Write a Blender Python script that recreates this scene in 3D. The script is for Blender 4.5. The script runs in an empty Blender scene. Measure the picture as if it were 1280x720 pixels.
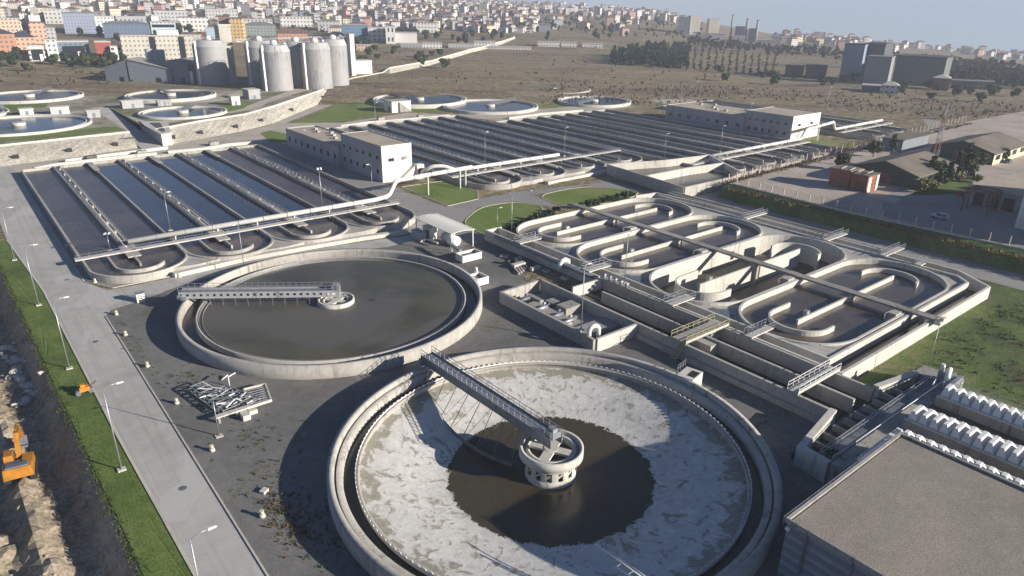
import bpy, bmesh, math, random
from mathutils import Vector, Matrix, noise
from mathutils.geometry import delaunay_2d_cdt
R = math.radians
PI = math.pi
rnd = random.Random(7)
scene = bpy.context.scene
COL = scene.collection

# ------------------------------------------------------------------ mesh builder
class MB:
    """collects faces in world metres; build() links them as ONE mesh object"""
    def __init__(self):
        self.v = []; self.f = []; self.m = []; self.mi = 0; self.smooth = set()
    def jit(self):
        return rnd.uniform(0.0, 0.004)
    def add(self, vs, fs, smooth=False):
        o = len(self.v)
        self.v.extend([tuple(p) for p in vs])
        for f in fs:
            if smooth: self.smooth.add(len(self.f))
            self.f.append(tuple(o + i for i in f)); self.m.append(self.mi)
        return self
    def bx(self, x0, x1, y0, y1, z0, z1):
        j = self.jit
        x0, x1 = min(x0, x1) + j(), max(x0, x1) - j(); y0, y1 = min(y0, y1) + j(), max(y0, y1) - j()
        z0, z1 = min(z0, z1) + j(), max(z0, z1) - j()
        return self.add([(x0,y0,z0),(x1,y0,z0),(x1,y1,z0),(x0,y1,z0),(x0,y0,z1),(x1,y0,z1),(x1,y1,z1),(x0,y1,z1)],
                        [(0,3,2,1),(4,5,6,7),(0,1,5,4),(1,2,6,5),(2,3,7,6),(3,0,4,7)])
    def rbox(self, cx, cy, z0, sx, sy, h, ang=0.0):
        c, s = math.cos(ang), math.sin(ang)
        q = [(-sx/2,-sy/2),(sx/2,-sy/2),(sx/2,sy/2),(-sx/2,sy/2)]
        return self.prism([(cx+a*c-b*s, cy+a*s+b*c) for a, b in q], z0 + self.jit(), z0+h-self.jit())
    def prism(self, poly, z0, z1):
        n = len(poly)
        a = sum(poly[i][0]*poly[(i+1)%n][1]-poly[(i+1)%n][0]*poly[i][1] for i in range(n))
        if a < 0: poly = poly[::-1]
        vs = [(x,y,z0) for x,y in poly] + [(x,y,z1) for x,y in poly]
        fs = [tuple(range(n-1,-1,-1)), tuple(range(n,2*n))] + [(i,(i+1)%n,n+(i+1)%n,n+i) for i in range(n)]
        return self.add(vs, fs)
    def hull8(self, a, b):
        """a, b: two quads of 4 points, bottom and top"""
        return self.add(list(a)+list(b), [(0,3,2,1),(4,5,6,7),(0,1,5,4),(1,2,6,5),(2,3,7,6),(3,0,4,7)])
    def beam(self, p, q, w, h=None):
        h = h or w
        p, q = Vector(p), Vector(q); d = (q-p)
        if d.length < 1e-6: return self
        d.normalize()
        up = Vector((0,0,1)) if abs(d.z) < .95 else Vector((1,0,0))
        s = d.cross(up).normalized(); u = s.cross(d)
        o = [s*(-w/2)+u*(-h/2), s*(w/2)+u*(-h/2), s*(w/2)+u*(h/2), s*(-w/2)+u*(h/2)]
        return self.add([p+k for k in o]+[q+k for k in o], [(0,3,2,1),(4,5,6,7),(0,1,5,4),(1,2,6,5),(2,3,7,6),(3,0,4,7)])
    def wall(self, path, th, z0, z1, closed=False, z1b=None):
        """strip of thickness th along a 2D polyline, mitred"""
        n = len(path); P = [Vector(q) for q in path]; off = []
        for i in range(n):
            a = P[i-1] if (i > 0 or closed) else None; b = P[(i+1)%n] if (i < n-1 or closed) else None
            t1 = (P[i]-a).normalized() if a is not None else None
            t2 = (b-P[i]).normalized() if b is not None else None
            if t1 is None: t1 = t2
            if t2 is None: t2 = t1
            n1 = Vector((-t1.y,t1.x)); n2 = Vector((-t2.y,t2.x)); m = (n1+n2)
            m = m.normalized() if m.length > 1e-6 else n1
            off.append(m*(th/2/max(.35, m.dot(n1))))
        L = [P[i]+off[i] for i in range(n)]; Q = [P[i]-off[i] for i in range(n)]
        j = self.jit(); vs = []
        for i in range(n):
            zt = z1 if z1b is None else z1+(z1b-z1)*i/(n-1)
            vs += [(L[i].x,L[i].y,z0),(L[i].x,L[i].y,zt-j),(Q[i].x,Q[i].y,zt-j),(Q[i].x,Q[i].y,z0)]
        fs = []
        for i in range(n if closed else n-1):
            k = 4*i; l = 4*((i+1)%n)
            for e in range(4):
                e2 = (e+1)%4
                fs.append((k+e, l+e, l+e2, k+e2))
        if not closed:
            fs.append((0,1,2,3)); fs.append((4*n-1,4*n-2,4*n-3,4*n-4))
        return self.add(vs, fs)
    def lathe(self, cx, cy, prof, n=64, a0=0.0, a1=2*PI, smooth=True, close=False):
        full = abs(a1-a0) >= 2*PI-1e-6
        m = n if full else n+1
        vs = [(cx+r*math.cos(a0+(a1-a0)*i/n), cy+r*math.sin(a0+(a1-a0)*i/n), z) for i in range(m) for r, z in prof]
        k = len(prof); fs = []
        for i in range(n):
            i2 = (i+1)%m
            for e in range(k if close else k-1):
                e2 = (e+1)%k
                fs.append((i*k+e, i2*k+e, i2*k+e2, i*k+e2))
        return self.add(vs, fs, smooth)
    def ring(self, cx, cy, r0, r1, z0, z1, n=96, a0=0.0, a1=2*PI):
        z1 -= self.jit()
        return self.lathe(cx, cy, [(r0,z0),(r1,z0),(r1,z1),(r0,z1)], n, a0, a1, False, True)
    def disc(self, cx, cy, r, z, n=64):
        return self.add([(cx+r*math.cos(2*PI*i/n), cy+r*math.sin(2*PI*i/n), z) for i in range(n)], [tuple(range(n))])
    def cyl(self, cx, cy, r, z0, z1, n=16, r2=None, cap=True):
        r2 = r if r2 is None else r2
        vs = [(cx+r*math.cos(2*PI*i/n), cy+r*math.sin(2*PI*i/n), z0) for i in range(n)] + \
             [(cx+r2*math.cos(2*PI*i/n), cy+r2*math.sin(2*PI*i/n), z1) for i in range(n)]
        self.add(vs, [(i,(i+1)%n,n+(i+1)%n,n+i) for i in range(n)], True)
        if cap:
            o = len(self.v)-2*n
            self.f.append(tuple(o+n+i for i in range(n))); self.m.append(self.mi)
            self.f.append(tuple(o+n-1-i for i in range(n))); self.m.append(self.mi)
        return self
    def tube(self, path, r, n=10, cap=True):
        P = [Vector(p) for p in path]; m = len(P); vs = []
        prev = None
        for i in range(m):
            t = ((P[i]-P[i-1]).normalized() if i else Vector((0,0,0))) + ((P[i+1]-P[i]).normalized() if i < m-1 else Vector((0,0,0)))
            t.normalize()
            if prev is None:
                up = Vector((0,0,1)) if abs(t.z) < .9 else Vector((1,0,0))
                s = t.cross(up).normalized()
            else:
                s = (prev - t*prev.dot(t)).normalized()
            prev = s; u = s.cross(t)
            for k in range(n):
                a = 2*PI*k/n; q = P[i]+s*(r*math.cos(a))+u*(r*math.sin(a)); vs.append(q)
        fs = [(i*n+k, i*n+(k+1)%n, (i+1)*n+(k+1)%n, (i+1)*n+k) for i in range(m-1) for k in range(n)]
        self.add(vs, fs, True)
        if cap:
            o = len(self.v)-m*n
            self.f.append(tuple(o+k for k in range(n-1,-1,-1))); self.m.append(self.mi)
            self.f.append(tuple(o+(m-1)*n+k for k in range(n))); self.m.append(self.mi)
        return self
    def rail(self, path, h=1.05, post=2.0, r=.03, bars=2):
        """guard rail along a 3D polyline (foot line)"""
        P = [Vector(p) for p in path]
        for k in range(1, bars+1):
            zz = h*k/bars
            for a, b in zip(P, P[1:]): self.beam(a+Vector((0,0,zz)), b+Vector((0,0,zz)), 2*r)
        for a, b in zip(P, P[1:]):
            m = max(1, int(round((b-a).length/post)))
            for i in range(m+1):
                q = a+(b-a)*i/m; self.beam(q, q+Vector((0,0,h)), 2*r)
        return self
    def blob(self, c, rx, ry, rz, n=8, m=5, amp=.2, seed=0):
        """lumpy closed stone"""
        vs = []; c = Vector(c)
        for i in range(1, m):
            for k in range(n):
                t = PI*i/m; a = 2*PI*k/n
                d = Vector((math.sin(t)*math.cos(a), math.sin(t)*math.sin(a), math.cos(t)))
                g = 1+amp*noise.noise(d*1.7+Vector((seed*3.1,seed*1.7,seed)))*2
                vs.append(c+Vector((d.x*rx*g, d.y*ry*g, d.z*rz*g)))
        vs += [c+Vector((0,0,rz)), c-Vector((0,0,rz))]
        fs = [((i)*n+k, (i+1)*n+k, (i+1)*n+(k+1)%n, i*n+(k+1)%n) for i in range(m-2) for k in range(n)]
        t = len(vs)-2
        fs += [(t,k,(k+1)%n) for k in range(n)] + [(t+1,(m-2)*n+(k+1)%n,(m-2)*n+k) for k in range(n)]
        return self.add(vs, fs)
    def build(self, name, mats, parent=None, origin=None):
        me = bpy.data.meshes.new(name)
        if parent is not None: org = Vector(parent['_org'])
        elif origin is not None: org = Vector(origin)
        else:
            xs = [p[0] for p in self.v]; ys = [p[1] for p in self.v]; zs = [p[2] for p in self.v]
            org = Vector(((min(xs)+max(xs))/2, (min(ys)+max(ys))/2, min(zs)))
        me.from_pydata([(p[0]-org.x, p[1]-org.y, p[2]-org.z) for p in self.v], [], self.f)
        if not isinstance(mats, (list, tuple)): mats = [mats]
        for m in mats: me.materials.append(m)
        for i, p in enumerate(me.polygons):
            p.material_index = min(self.m[i], len(mats)-1)
            if i in self.smooth: p.use_smooth = True
        me.update()
        o = bpy.data.objects.new(name, me); COL.objects.link(o)
        if parent is not None: o.parent = parent
        else: o.location = org
        o['_org'] = tuple(org)
        return o

def tag(o, label=None, cat=None, group=None, kind=None):
    if label: o['label'] = label
    if cat: o['category'] = cat
    if group: o['group'] = group
    if kind: o['kind'] = kind
    return o
def thing(name, label, cat, loc, group=None):
    o = bpy.data.objects.new(name, None); COL.objects.link(o)
    o.location = loc; o['_org'] = tuple(loc); o.empty_display_size = .5
    return tag(o, label, cat, group)
def single(name, mb, mat, label, cat, group=None):
    return tag(mb.build(name, mat), label, cat, group)
def struct(name, mb, mat, stuff=False):
    return tag(mb.build(name, mat), kind='stuff' if stuff else 'structure')
def copy_tree(o, parent=None):
    c = o.copy(); COL.objects.link(c)
    if parent is not None: c.parent = parent
    for ch in list(o.children): copy_tree(ch, c)
    return c
def dup(src, loc, label, rz=None, group=None, scale=None):
    c = copy_tree(src); c.location = loc; c['label'] = label
    if rz is not None: c.rotation_euler = (0,0,rz)
    if group: c['group'] = group
    if scale: c.scale = scale
    return c
def arc(cx, cy, r, a0, a1, n=24):
    return [(cx+r*math.cos(R(a0+(a1-a0)*i/n)), cy+r*math.sin(R(a0+(a1-a0)*i/n))) for i in range(n+1)]
def circle(cx, cy, r, n=96):
    return [(cx+r*math.cos(2*PI*i/n), cy+r*math.sin(2*PI*i/n)) for i in range(n)]
def inpoly(x, y, poly):
    c = False; n = len(poly); j = n-1
    for i in range(n):
        xi, yi = poly[i]; xj, yj = poly[j]
        if (yi > y) != (yj > y) and x < (xj-xi)*(y-yi)/(yj-yi)+xi: c = not c
        j = i
    return c
def cdt_sheet(outer, holes, zf, extra=()):
    """triangulated sheet with real holes; zf(x, y) gives the height"""
    pts = []; edges = []
    for loop in [outer]+list(holes):
        o = len(pts); pts += [Vector(p) for p in loop]
        edges += [(o+i, o+(i+1) % len(loop)) for i in range(len(loop))]
    pts += [Vector(p) for p in extra]
    v, e, f, *_ = delaunay_2d_cdt(pts, edges, [], 0, 1e-5)
    mb = MB(); keep = []
    for t in f:
        cx = sum(v[i].x for i in t)/len(t); cy = sum(v[i].y for i in t)/len(t)
        if not inpoly(cx, cy, outer) or any(inpoly(cx, cy, h) for h in holes): continue
        a = sum(v[t[i]].x*v[t[(i+1)%len(t)]].y-v[t[(i+1)%len(t)]].x*v[t[i]].y for i in range(len(t)))
        keep.append(tuple(t) if a > 0 else tuple(t)[::-1])
    mb.add([(q.x, q.y, zf(q.x, q.y)) for q in v], keep)
    return mb

# ------------------------------------------------------------------ materials
class NT:
    def __init__(self, name):
        self.mat = bpy.data.materials.new(name); self.mat.use_nodes = True
        self.nt = self.mat.node_tree; self.nt.nodes.clear()
        self.out = self.n('ShaderNodeOutputMaterial')
        self.bs = self.n('ShaderNodeBsdfPrincipled'); self.l(self.bs.outputs[0], self.out.inputs[0])
        self.pos = self.n('ShaderNodeNewGeometry').outputs['Position']
    def n(self, t, **kw):
        x = self.nt.nodes.new(t)
        for k, v in kw.items(): setattr(x, k, v)
        return x
    def l(self, a, b): self.nt.links.new(a, b)
    def set(self, sock, v):
        if hasattr(v, 'links') or isinstance(v, bpy.types.NodeSocket): self.l(v, sock)
        else: sock.default_value = v
    def mapping(self, vec, scale=(1,1,1), loc=(0,0,0), rot=(0,0,0)):
        m = self.n('ShaderNodeMapping'); self.l(vec, m.inputs[0])
        m.inputs['Scale'].default_value = scale; m.inputs['Location'].default_value = loc; m.inputs['Rotation'].default_value = rot
        return m.outputs[0]
    def noise(self, vec, scale, detail=4, rough=.55, dist=0.0):
        x = self.n('ShaderNodeTexNoise'); self.l(vec, x.inputs['Vector'])
        x.inputs['Scale'].default_value = scale; x.inputs['Detail'].default_value = detail
        x.inputs['Roughness'].default_value = rough; x.inputs['Distortion'].default_value = dist
        return x.outputs[0]
    def ramp(self, fac, stops, interp='LINEAR'):
        x = self.n('ShaderNodeValToRGB'); self.l(fac, x.inputs[0]); cr = x.color_ramp; cr.interpolation = interp
        while len(cr.elements) > 1: cr.elements.remove(cr.elements[-1])
        cr.elements[0].position = stops[0][0]; cr.elements[0].color = col4(stops[0][1])
        for p, c in stops[1:]:
            e = cr.elements.new(p); e.color = col4(c)
        return x.outputs[0]
    def mix(self, fac, a, b, mode='MIX'):
        x = self.n('ShaderNodeMixRGB', blend_type=mode)
        self.set(x.inputs[0], fac)
        for s, v in ((x.inputs[1], a), (x.inputs[2], b)):
            if isinstance(v, bpy.types.NodeSocket): self.l(v, s)
            else: s.default_value = col4(v)
        return x.outputs[0]
    def math(self, op, a, b=0.0, clamp=False):
        x = self.n('ShaderNodeMath', operation=op, use_clamp=clamp); self.set(x.inputs[0], a); self.set(x.inputs[1], b)
        return x.outputs[0]
    def smooth(self, v, a, b):
        x = self.n('ShaderNodeMapRange', interpolation_type='SMOOTHSTEP'); self.set(x.inputs[0], v)
        x.inputs[1].default_value = a; x.inputs[2].default_value = b; x.inputs[3].default_value = 0; x.inputs[4].default_value = 1
        return x.outputs[0]
    def bump(self, h, strength=.3, dist=.05):
        x = self.n('ShaderNodeBump'); self.l(h, x.inputs['Height']); x.inputs['Strength'].default_value = strength; x.inputs['Distance'].default_value = dist
        self.l(x.outputs[0], self.bs.inputs['Normal'])
    def fin(self, color, rough=.85, metal=0.0, spec=.35):
        if isinstance(color, bpy.types.NodeSocket): self.l(color, self.bs.inputs['Base Color'])
        else: self.bs.inputs['Base Color'].default_value = col4(color)
        self.set(self.bs.inputs['Roughness'], rough); self.set(self.bs.inputs['Metallic'], metal)
        self.bs.inputs['Specular IOR Level'].default_value = spec
        return self.mat
    def sep(self, v):
        x = self.n('ShaderNodeSeparateXYZ'); self.l(v, x.inputs[0]); return x.outputs
    def comb(self, x, y, z):
        c = self.n('ShaderNodeCombineXYZ'); self.set(c.inputs[0], x); self.set(c.inputs[1], y); self.set(c.inputs[2], z); return c.outputs[0]
    def objco(self):
        return self.n('ShaderNodeTexCoord').outputs['Object']
def col4(c):
    return (c, c, c, 1) if isinstance(c, (int, float)) else tuple(c)+((1,) if len(c) == 3 else ())

def mottled(name, cols, big=.06, fine=1.1, rough=.88, bump=.25, grain=9.0, grain_amt=.25, streak=0.0, spec=.3, metal=0.0, stops=None):
    """two-scale mottled surface with grain and optional vertical rain streaks"""
    t = NT(name)
    a = t.noise(t.pos, big, 5, .6, .4); b = t.noise(t.pos, fine, 5, .65)
    f = t.math('ADD', t.math('MULTIPLY', a, .6), t.math('MULTIPLY', b, .4))
    n = len(cols); st = stops or [(.36+.28*i/(n-1), cols[i]) for i in range(n)]
    c = t.ramp(f, st)
    g = t.noise(t.pos, grain, 3, .7)
    c = t.mix(grain_amt, c, t.ramp(g, [(.3, .12), (.7, .95)]), 'OVERLAY')
    if streak:
        s = t.noise(t.mapping(t.pos, (1.1, 1.1, .10)), 1.0, 5, .7); sm = t.noise(t.pos, .11, 3, .6)
        c = t.mix(t.math('MULTIPLY', t.math('MULTIPLY', t.smooth(s, .5, .68), t.smooth(sm, .42, .62)), min(1, streak*2.2)), c, (.13, .12, .10), 'MULTIPLY')
    if bump: t.bump(g, bump, .04)
    return t.fin(c, rough, metal, spec)
def plain(name, col, rough=.5, metal=0.0, var=.15, spec=.4):
    t = NT(name); n = t.noise(t.pos, .9, 4, .6)
    c = t.mix(1.0, col, t.ramp(n, [(.3, 1-var), (.7, 1.0)]), 'MULTIPLY')
    return t.fin(c, rough, metal, spec)

M = {}
M['concrete'] = mottled('concrete', [(.29,.278,.25), (.385,.37,.338), (.45,.435,.40)], streak=.3, bump=.15)
M['concrete_grey'] = mottled('concrete_grey', [(.20,.195,.18), (.29,.28,.255), (.37,.355,.32)], streak=.35, bump=.2)
M['concrete_pale'] = mottled('concrete_pale', [(.41,.395,.36), (.51,.495,.45), (.57,.555,.51)], streak=.22, bump=.1)
M['concrete_wet'] = mottled('concrete_wet', [(.05,.05,.04), (.09,.085,.065), (.14,.13,.10)], rough=.5)
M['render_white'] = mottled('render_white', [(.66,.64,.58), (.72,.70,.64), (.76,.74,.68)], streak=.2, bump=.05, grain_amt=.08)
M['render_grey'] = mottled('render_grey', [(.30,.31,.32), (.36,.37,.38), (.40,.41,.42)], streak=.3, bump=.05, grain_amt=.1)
M['gravel_roof'] = mottled('gravel_roof', [(.20,.18,.15), (.25,.225,.19), (.29,.262,.22)], big=.07, fine=.6, grain=7.5, grain_amt=.6, bump=.5)
M['flat_roof'] = mottled('flat_roof', [(.33,.29,.23), (.41,.36,.29), (.46,.41,.33)], big=.1, grain_amt=.2)
def yard_surface():
    t = NT('asphalt'); p = t.pos
    a = t.noise(p, .06, 5, .62, .5); b = t.noise(p, .8, 5, .7); g = t.noise(p, 6.0, 3, .7)
    c = t.ramp(t.math('ADD', t.math('MULTIPLY', a, .6), t.math('MULTIPLY', b, .4)), [(.36, (.115,.114,.110)), (.5, (.155,.153,.147)), (.64, (.205,.20,.186))])
    m = t.noise(p, .085, 6, .68, 1.2); f = t.noise(p, 1.4, 5, .75)
    moss = t.math('MULTIPLY', t.smooth(m, .53, .64), t.smooth(f, .42, .62))
    c = t.mix(t.math('MULTIPLY', moss, .75), c, (.10,.095,.05))
    m2 = t.noise(t.mapping(p, (1,1,1), (31,7,0)), .07, 6, .7, 1.0)
    c = t.mix(t.math('MULTIPLY', t.math('MULTIPLY', t.smooth(m2, .58, .68), t.smooth(f, .4, .6)), .7), c, (.15,.10,.06))
    c = t.mix(.35, c, t.ramp(g, [(.3, .12), (.7, .95)]), 'OVERLAY')
    t.bump(g, .35, .04); return t.fin(c, .9, 0, .25)
M['asphalt'] = yard_surface()
def road_surface():
    t = NT('road'); p = t.pos
    a = t.noise(p, .05, 5, .62, .6); b = t.noise(p, .4, 5, .65)
    c = t.ramp(t.math('ADD', t.math('MULTIPLY', a, .6), t.math('MULTIPLY', b, .4)), [(.36, (.33,.32,.30)), (.5, (.41,.40,.375)), (.64, (.47,.455,.425))])
    s = t.noise(t.mapping(p, (1.3, .02, 1)), 1.0, 4, .6)
    c = t.mix(t.math('MULTIPLY', t.smooth(s, .48, .7), .45), c, (.26,.255,.25))
    q = t.noise(t.mapping(p, (.16,.07,1), (3,0,0)), 1.0, 2, .3, .2)
    c = t.mix(t.math('MULTIPLY', t.smooth(q, .585, .60), .5), c, (.50,.49,.47))
    d = t.noise(p, 1.1, 6, .75); c = t.mix(t.math('MULTIPLY', t.smooth(d, .62, .74), .35), c, (.22,.20,.16))
    g = t.noise(p, 7.0, 3, .7); c = t.mix(.12, c, t.ramp(g, [(.3, .12), (.7, .95)]), 'OVERLAY')
    t.bump(g, .1, .04); return t.fin(c, .88, 0, .3)
M['road'] = road_surface()
M['road_dark'] = mottled('road_dark', [(.20,.198,.19), (.26,.255,.245), (.31,.30,.285)], big=.05, grain_amt=.15, bump=.1)
M['paving'] = mottled('paving', [(.33,.30,.25), (.43,.395,.33), (.50,.46,.39)], big=.08, fine=.5, grain_amt=.3)
M['yard_paving'] = mottled('yard_paving', [(.30,.25,.21), (.40,.345,.295), (.47,.41,.355)], big=.07, fine=.4, grain_amt=.35)
M['kerb'] = mottled('kerb', [(.40,.38,.32), (.50,.475,.40), (.55,.52,.45)], grain_amt=.2, bump=.1)
M['grass'] = mottled('grass', [(.065,.10,.022), (.10,.15,.032), (.15,.18,.05)], big=.08, fine=.6, grain=4.5, grain_amt=.6, bump=.8, rough=.95)
M['grass_bright'] = mottled('grass_bright', [(.085,.135,.024), (.115,.175,.03), (.15,.19,.05), (.20,.19,.09)], big=.07, fine=.6, grain=4.5, grain_amt=.4, bump=.6, rough=.95)
M['grass_rough'] = mottled('grass_rough', [(.085,.07,.04), (.065,.10,.026), (.10,.14,.036), (.17,.15,.07)], big=.045, fine=.4, grain=2.6, grain_amt=.65, bump=1.0, rough=.95)
M['meadow'] = mottled('meadow', [(.085,.068,.042), (.125,.098,.06), (.10,.098,.045), (.15,.12,.075)], big=.012, fine=.09, grain=1.0, grain_amt=.5, bump=.6, rough=.95)
M['soil'] = mottled('soil', [(.19,.155,.11), (.31,.26,.19), (.40,.345,.26)], big=.07, fine=.5, grain=2.4, grain_amt=.55, bump=.7, rough=.95)
M['stone'] = mottled('stone', [(.33,.31,.26), (.45,.42,.355), (.53,.50,.43)], big=.06, fine=.6, grain=1.6, grain_amt=.55, bump=.9, streak=.3)
M['galv'] = plain('galvanised_steel', (.42,.44,.47), .42, .55, .3)
M['galv_dark'] = plain('weathered_steel', (.20,.225,.26), .55, .35, .35)
M['white_metal'] = plain('white_metal', (.74,.74,.72), .4, 0, .12)
M['pipe_paint'] = plain('pipe_paint', (.66,.65,.60), .35, 0, .18)
M['black'] = plain('black_rubber', (.02,.02,.022), .7)
M['dark_glass'] = plain('dark_glass', (.025,.03,.04), .12, 0, .2, .6)
M['weathered_yellow'] = plain('weathered_yellow', (.40,.37,.20), .6, 0, .3)
M['yellow'] = plain('yellow_paint', (.50,.215,.03), .5, 0, .45)
M['muted_red'] = plain('faded_red_paint', (.26,.12,.10), .6)
M['orange'] = plain('orange_paint', (.65,.24,.03), .45, 0, .25)
M['cream'] = plain('cream_paint', (.66,.60,.40), .5, 0, .2)
M['rust'] = mottled('rust', [(.10,.05,.03), (.20,.10,.06), (.28,.20,.15)], grain_amt=.4)
M['brick'] = mottled('red_brick', [(.20,.065,.04), (.28,.10,.06), (.34,.15,.09)], fine=.8, grain=3, grain_amt=.3)
M['red_paint'] = plain('red_paint', (.45,.07,.05), .5)
M['green_sheet'] = plain('green_sheet', (.055,.085,.06), .55, 0, .3)
M['sheet_roof'] = mottled('sheet_roof', [(.12,.105,.085), (.16,.14,.115), (.20,.175,.145)], big=.12, grain_amt=.3)
M['digester'] = mottled('digester_cladding', [(.27,.27,.28), (.31,.31,.315), (.35,.35,.35)], big=.05, fine=.3, streak=.25, bump=.05, grain_amt=.06, rough=.55)
M['digester_dark'] = plain('digester_band', (.20,.22,.26), .5)
M['shed_blue'] = plain('shed_cladding', (.20,.225,.27), .55, 0, .2)

def corrugated(name, col, axis, pitch=.9):
    t = NT(name); s = t.sep(t.pos)
    w = t.math('SINE', t.math('MULTIPLY', s[axis], 2*PI/pitch))
    c = t.mix(t.smooth(w, -.2, .9), tuple(k*.72 for k in col), col)
    n = t.noise(t.pos, .35, 4, .6)
    c = t.mix(.5, c, t.ramp(n, [(.3, .6), (.7, 1.0)]), 'MULTIPLY')
    t.bump(w, .5, .06)
    return t.fin(c, .5, 0, .4)
M['cladding'] = corrugated('ribbed_cladding', (.27,.31,.37), 2, 1.1)

def water(name, col, rough, bumpscale=.8, bump=.12, speck=0.0, film=None, filmscale=.05):
    t = NT(name)
    c = col4(col)
    n = t.noise(t.pos, bumpscale, 4, .6)
    cc = t.mix(t.smooth(t.noise(t.pos, .07, 4, .6, .6), .35, .65), tuple(k*.75 for k in col), tuple(k*1.25 for k in col))
    if speck:
        s = t.noise(t.mapping(t.pos, (1, .35, 1)), 2.3, 5, .75); sl_ = t.noise(t.pos, .16, 5, .7, 1.2)
        cc = t.mix(t.math('MULTIPLY', t.math('MULTIPLY', t.smooth(s, .52, .72), t.smooth(sl_, .38, .6)), speck), cc, (.34,.32,.31))
    r = rough
    if film:
        f = t.smooth(t.noise(t.pos, filmscale, 3, .5, 1.0), .47, .53)
        cc = t.mix(f, cc, film); r = t.math('ADD', t.math('MULTIPLY', f, .25), rough)
    t.bump(n, bump, .06)
    return t.fin(cc, r, 0, .3 if film else .5)
M['water_blue'] = water('clear_basin_water', (.030,.036,.052), .13, 1.2, .10, .28)
M['water_air'] = water('aerated_basin_water', (.072,.060,.060), .34, 1.5, .4, .75)
M['water_dark'] = water('dark_channel_water', (.022,.022,.020), .22, 1.0, .1)
M['water_brown'] = water('brown_basin_water', (.085,.068,.056), .2, 1.2, .08, .12)
M['water_settled'] = water('settled_water', (.080,.073,.044), .20, .6, .03, 0, (.105,.100,.088), .022)
M['water_far'] = water('far_tank_water', (.055,.062,.068), .16, .5, .05)
M['water_launder'] = water('launder_water', (.035,.034,.016), .2, .8, .08)

def sludge_material():
    t = NT('drained_sludge_floor')
    o = t.objco(); s = t.sep(o); x, y = s[0], s[1]
    r = t.math('SQRT', t.math('ADD', t.math('MULTIPLY', x, x), t.math('MULTIPLY', y, y)))
    rr = t.math('MAXIMUM', r, .1)
    v = t.comb(t.math('MULTIPLY', t.math('DIVIDE', x, rr), 11.0), t.math('MULTIPLY', t.math('DIVIDE', y, rr), 11.0), t.math('MULTIPLY', r, .55))
    rad = t.noise(v, 1.0, 5, .62, .9)
    iso = t.noise(o, .55, 5, .65, 1.6)
    fine = t.noise(o, 2.4, 4, .7, .5)
    m = t.math('ADD', t.math('ADD', t.math('MULTIPLY', rad, .58), t.math('MULTIPLY', iso, .28)), t.math('MULTIPLY', fine, .14))
    rim = t.smooth(r, 20.4, 23.2)
    m2 = t.math('ADD', m, t.math('MULTIPLY', rim, .10))
    patch = t.math('MULTIPLY', t.smooth(m2, .52, .585), .85)
    foam = t.ramp(iso, [(.3, (.43,.425,.40)), (.5, (.55,.545,.52)), (.7, (.63,.625,.60))])
    wetc = t.ramp(fine, [(.3, (.17,.155,.115)), (.7, (.30,.28,.22))])
    c = t.mix(patch, foam, wetc)
    edge = t.math('ADD', r, t.math('MULTIPLY', t.math('SUBTRACT', rad, .5), 2.6))
    wob = t.math('ADD', edge, t.math('MULTIPLY', t.math('SUBTRACT', fine, .5), .8))
    pool = t.math('SUBTRACT', 1.0, t.smooth(wob, 12.75, 13.0))
    c = t.mix(pool, c, t.ramp(iso, [(.35, (.050,.042,.024)), (.65, (.062,.053,.031))]))
    rough = t.math('ADD', t.math('MULTIPLY', t.math('SUBTRACT', 1.0, pool), t.math('SUBTRACT', .75, t.math('MULTIPLY', patch, .3))), .22)
    t.bump(t.math('MULTIPLY', t.math('SUBTRACT', 1.0, pool), m), .35, .25)
    return t.fin(c, rough, 0, .4)
M['sludge'] = sludge_material()

def facade(name, wall, win, px=3.0, pz=3.2, z0=0.0):
    """far facade: rows of windows in a wall, world metres"""
    t = NT(name); s = t.sep(t.objco())
    u = t.math('ADD', s[0], s[1])
    fu = t.math('FRACT', t.math('DIVIDE', u, px)); fz = t.math('FRACT', t.math('DIVIDE', t.math('SUBTRACT', s[2], z0), pz))
    mu = t.math('MULTIPLY', t.math('GREATER_THAN', fu, .3), t.math('LESS_THAN', fu, .72))
    mz = t.math('MULTIPLY', t.math('GREATER_THAN', fz, .35), t.math('LESS_THAN', fz, .78))
    nrm = t.sep(t.n('ShaderNodeNewGeometry').outputs['Normal'])
    up = t.math('LESS_THAN', t.math('ABSOLUTE', nrm[2]), .5)
    m = t.math('MULTIPLY', t.math('MULTIPLY', mu, mz), up)
    n = t.noise(t.pos, .1, 4, .6)
    w = t.mix(.4, wall, t.ramp(n, [(.3, .6), (.7, 1.0)]), 'MULTIPLY')
    return t.fin(t.mix(m, w, win), .75, 0, .3)
# ------------------------------------------------------------------ camera, sun, sky
CX, CY, CZ = -49.909, -53.500, 52.927
TH = R(38.9629)
fwd0 = Vector((math.sin(TH), math.cos(TH), 0)); right0 = Vector((math.cos(TH), -math.sin(TH), 0)); up0 = Vector((0,0,1))
tilt, roll = 0.387790, 0.0148627
fw = fwd0*math.cos(tilt) - up0*math.sin(tilt)
upv = fwd0*math.sin(tilt) + up0*math.cos(tilt)
cr, sr = math.cos(roll), math.sin(roll)
rx = right0*cr + upv*sr
ux = right0*(-sr) + upv*cr
cam = bpy.data.cameras.new('camera'); cam.lens = 24.655; cam.sensor_width = 36; cam.clip_start = .5; cam.clip_end = 20000
co = bpy.data.objects.new('camera', cam); COL.objects.link(co)
co.matrix_world = Matrix(((rx.x, ux.x, -fw.x, CX), (rx.y, ux.y, -fw.y, CY), (rx.z, ux.z, -fw.z, CZ), (0,0,0,1)))
scene.camera = co

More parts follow.
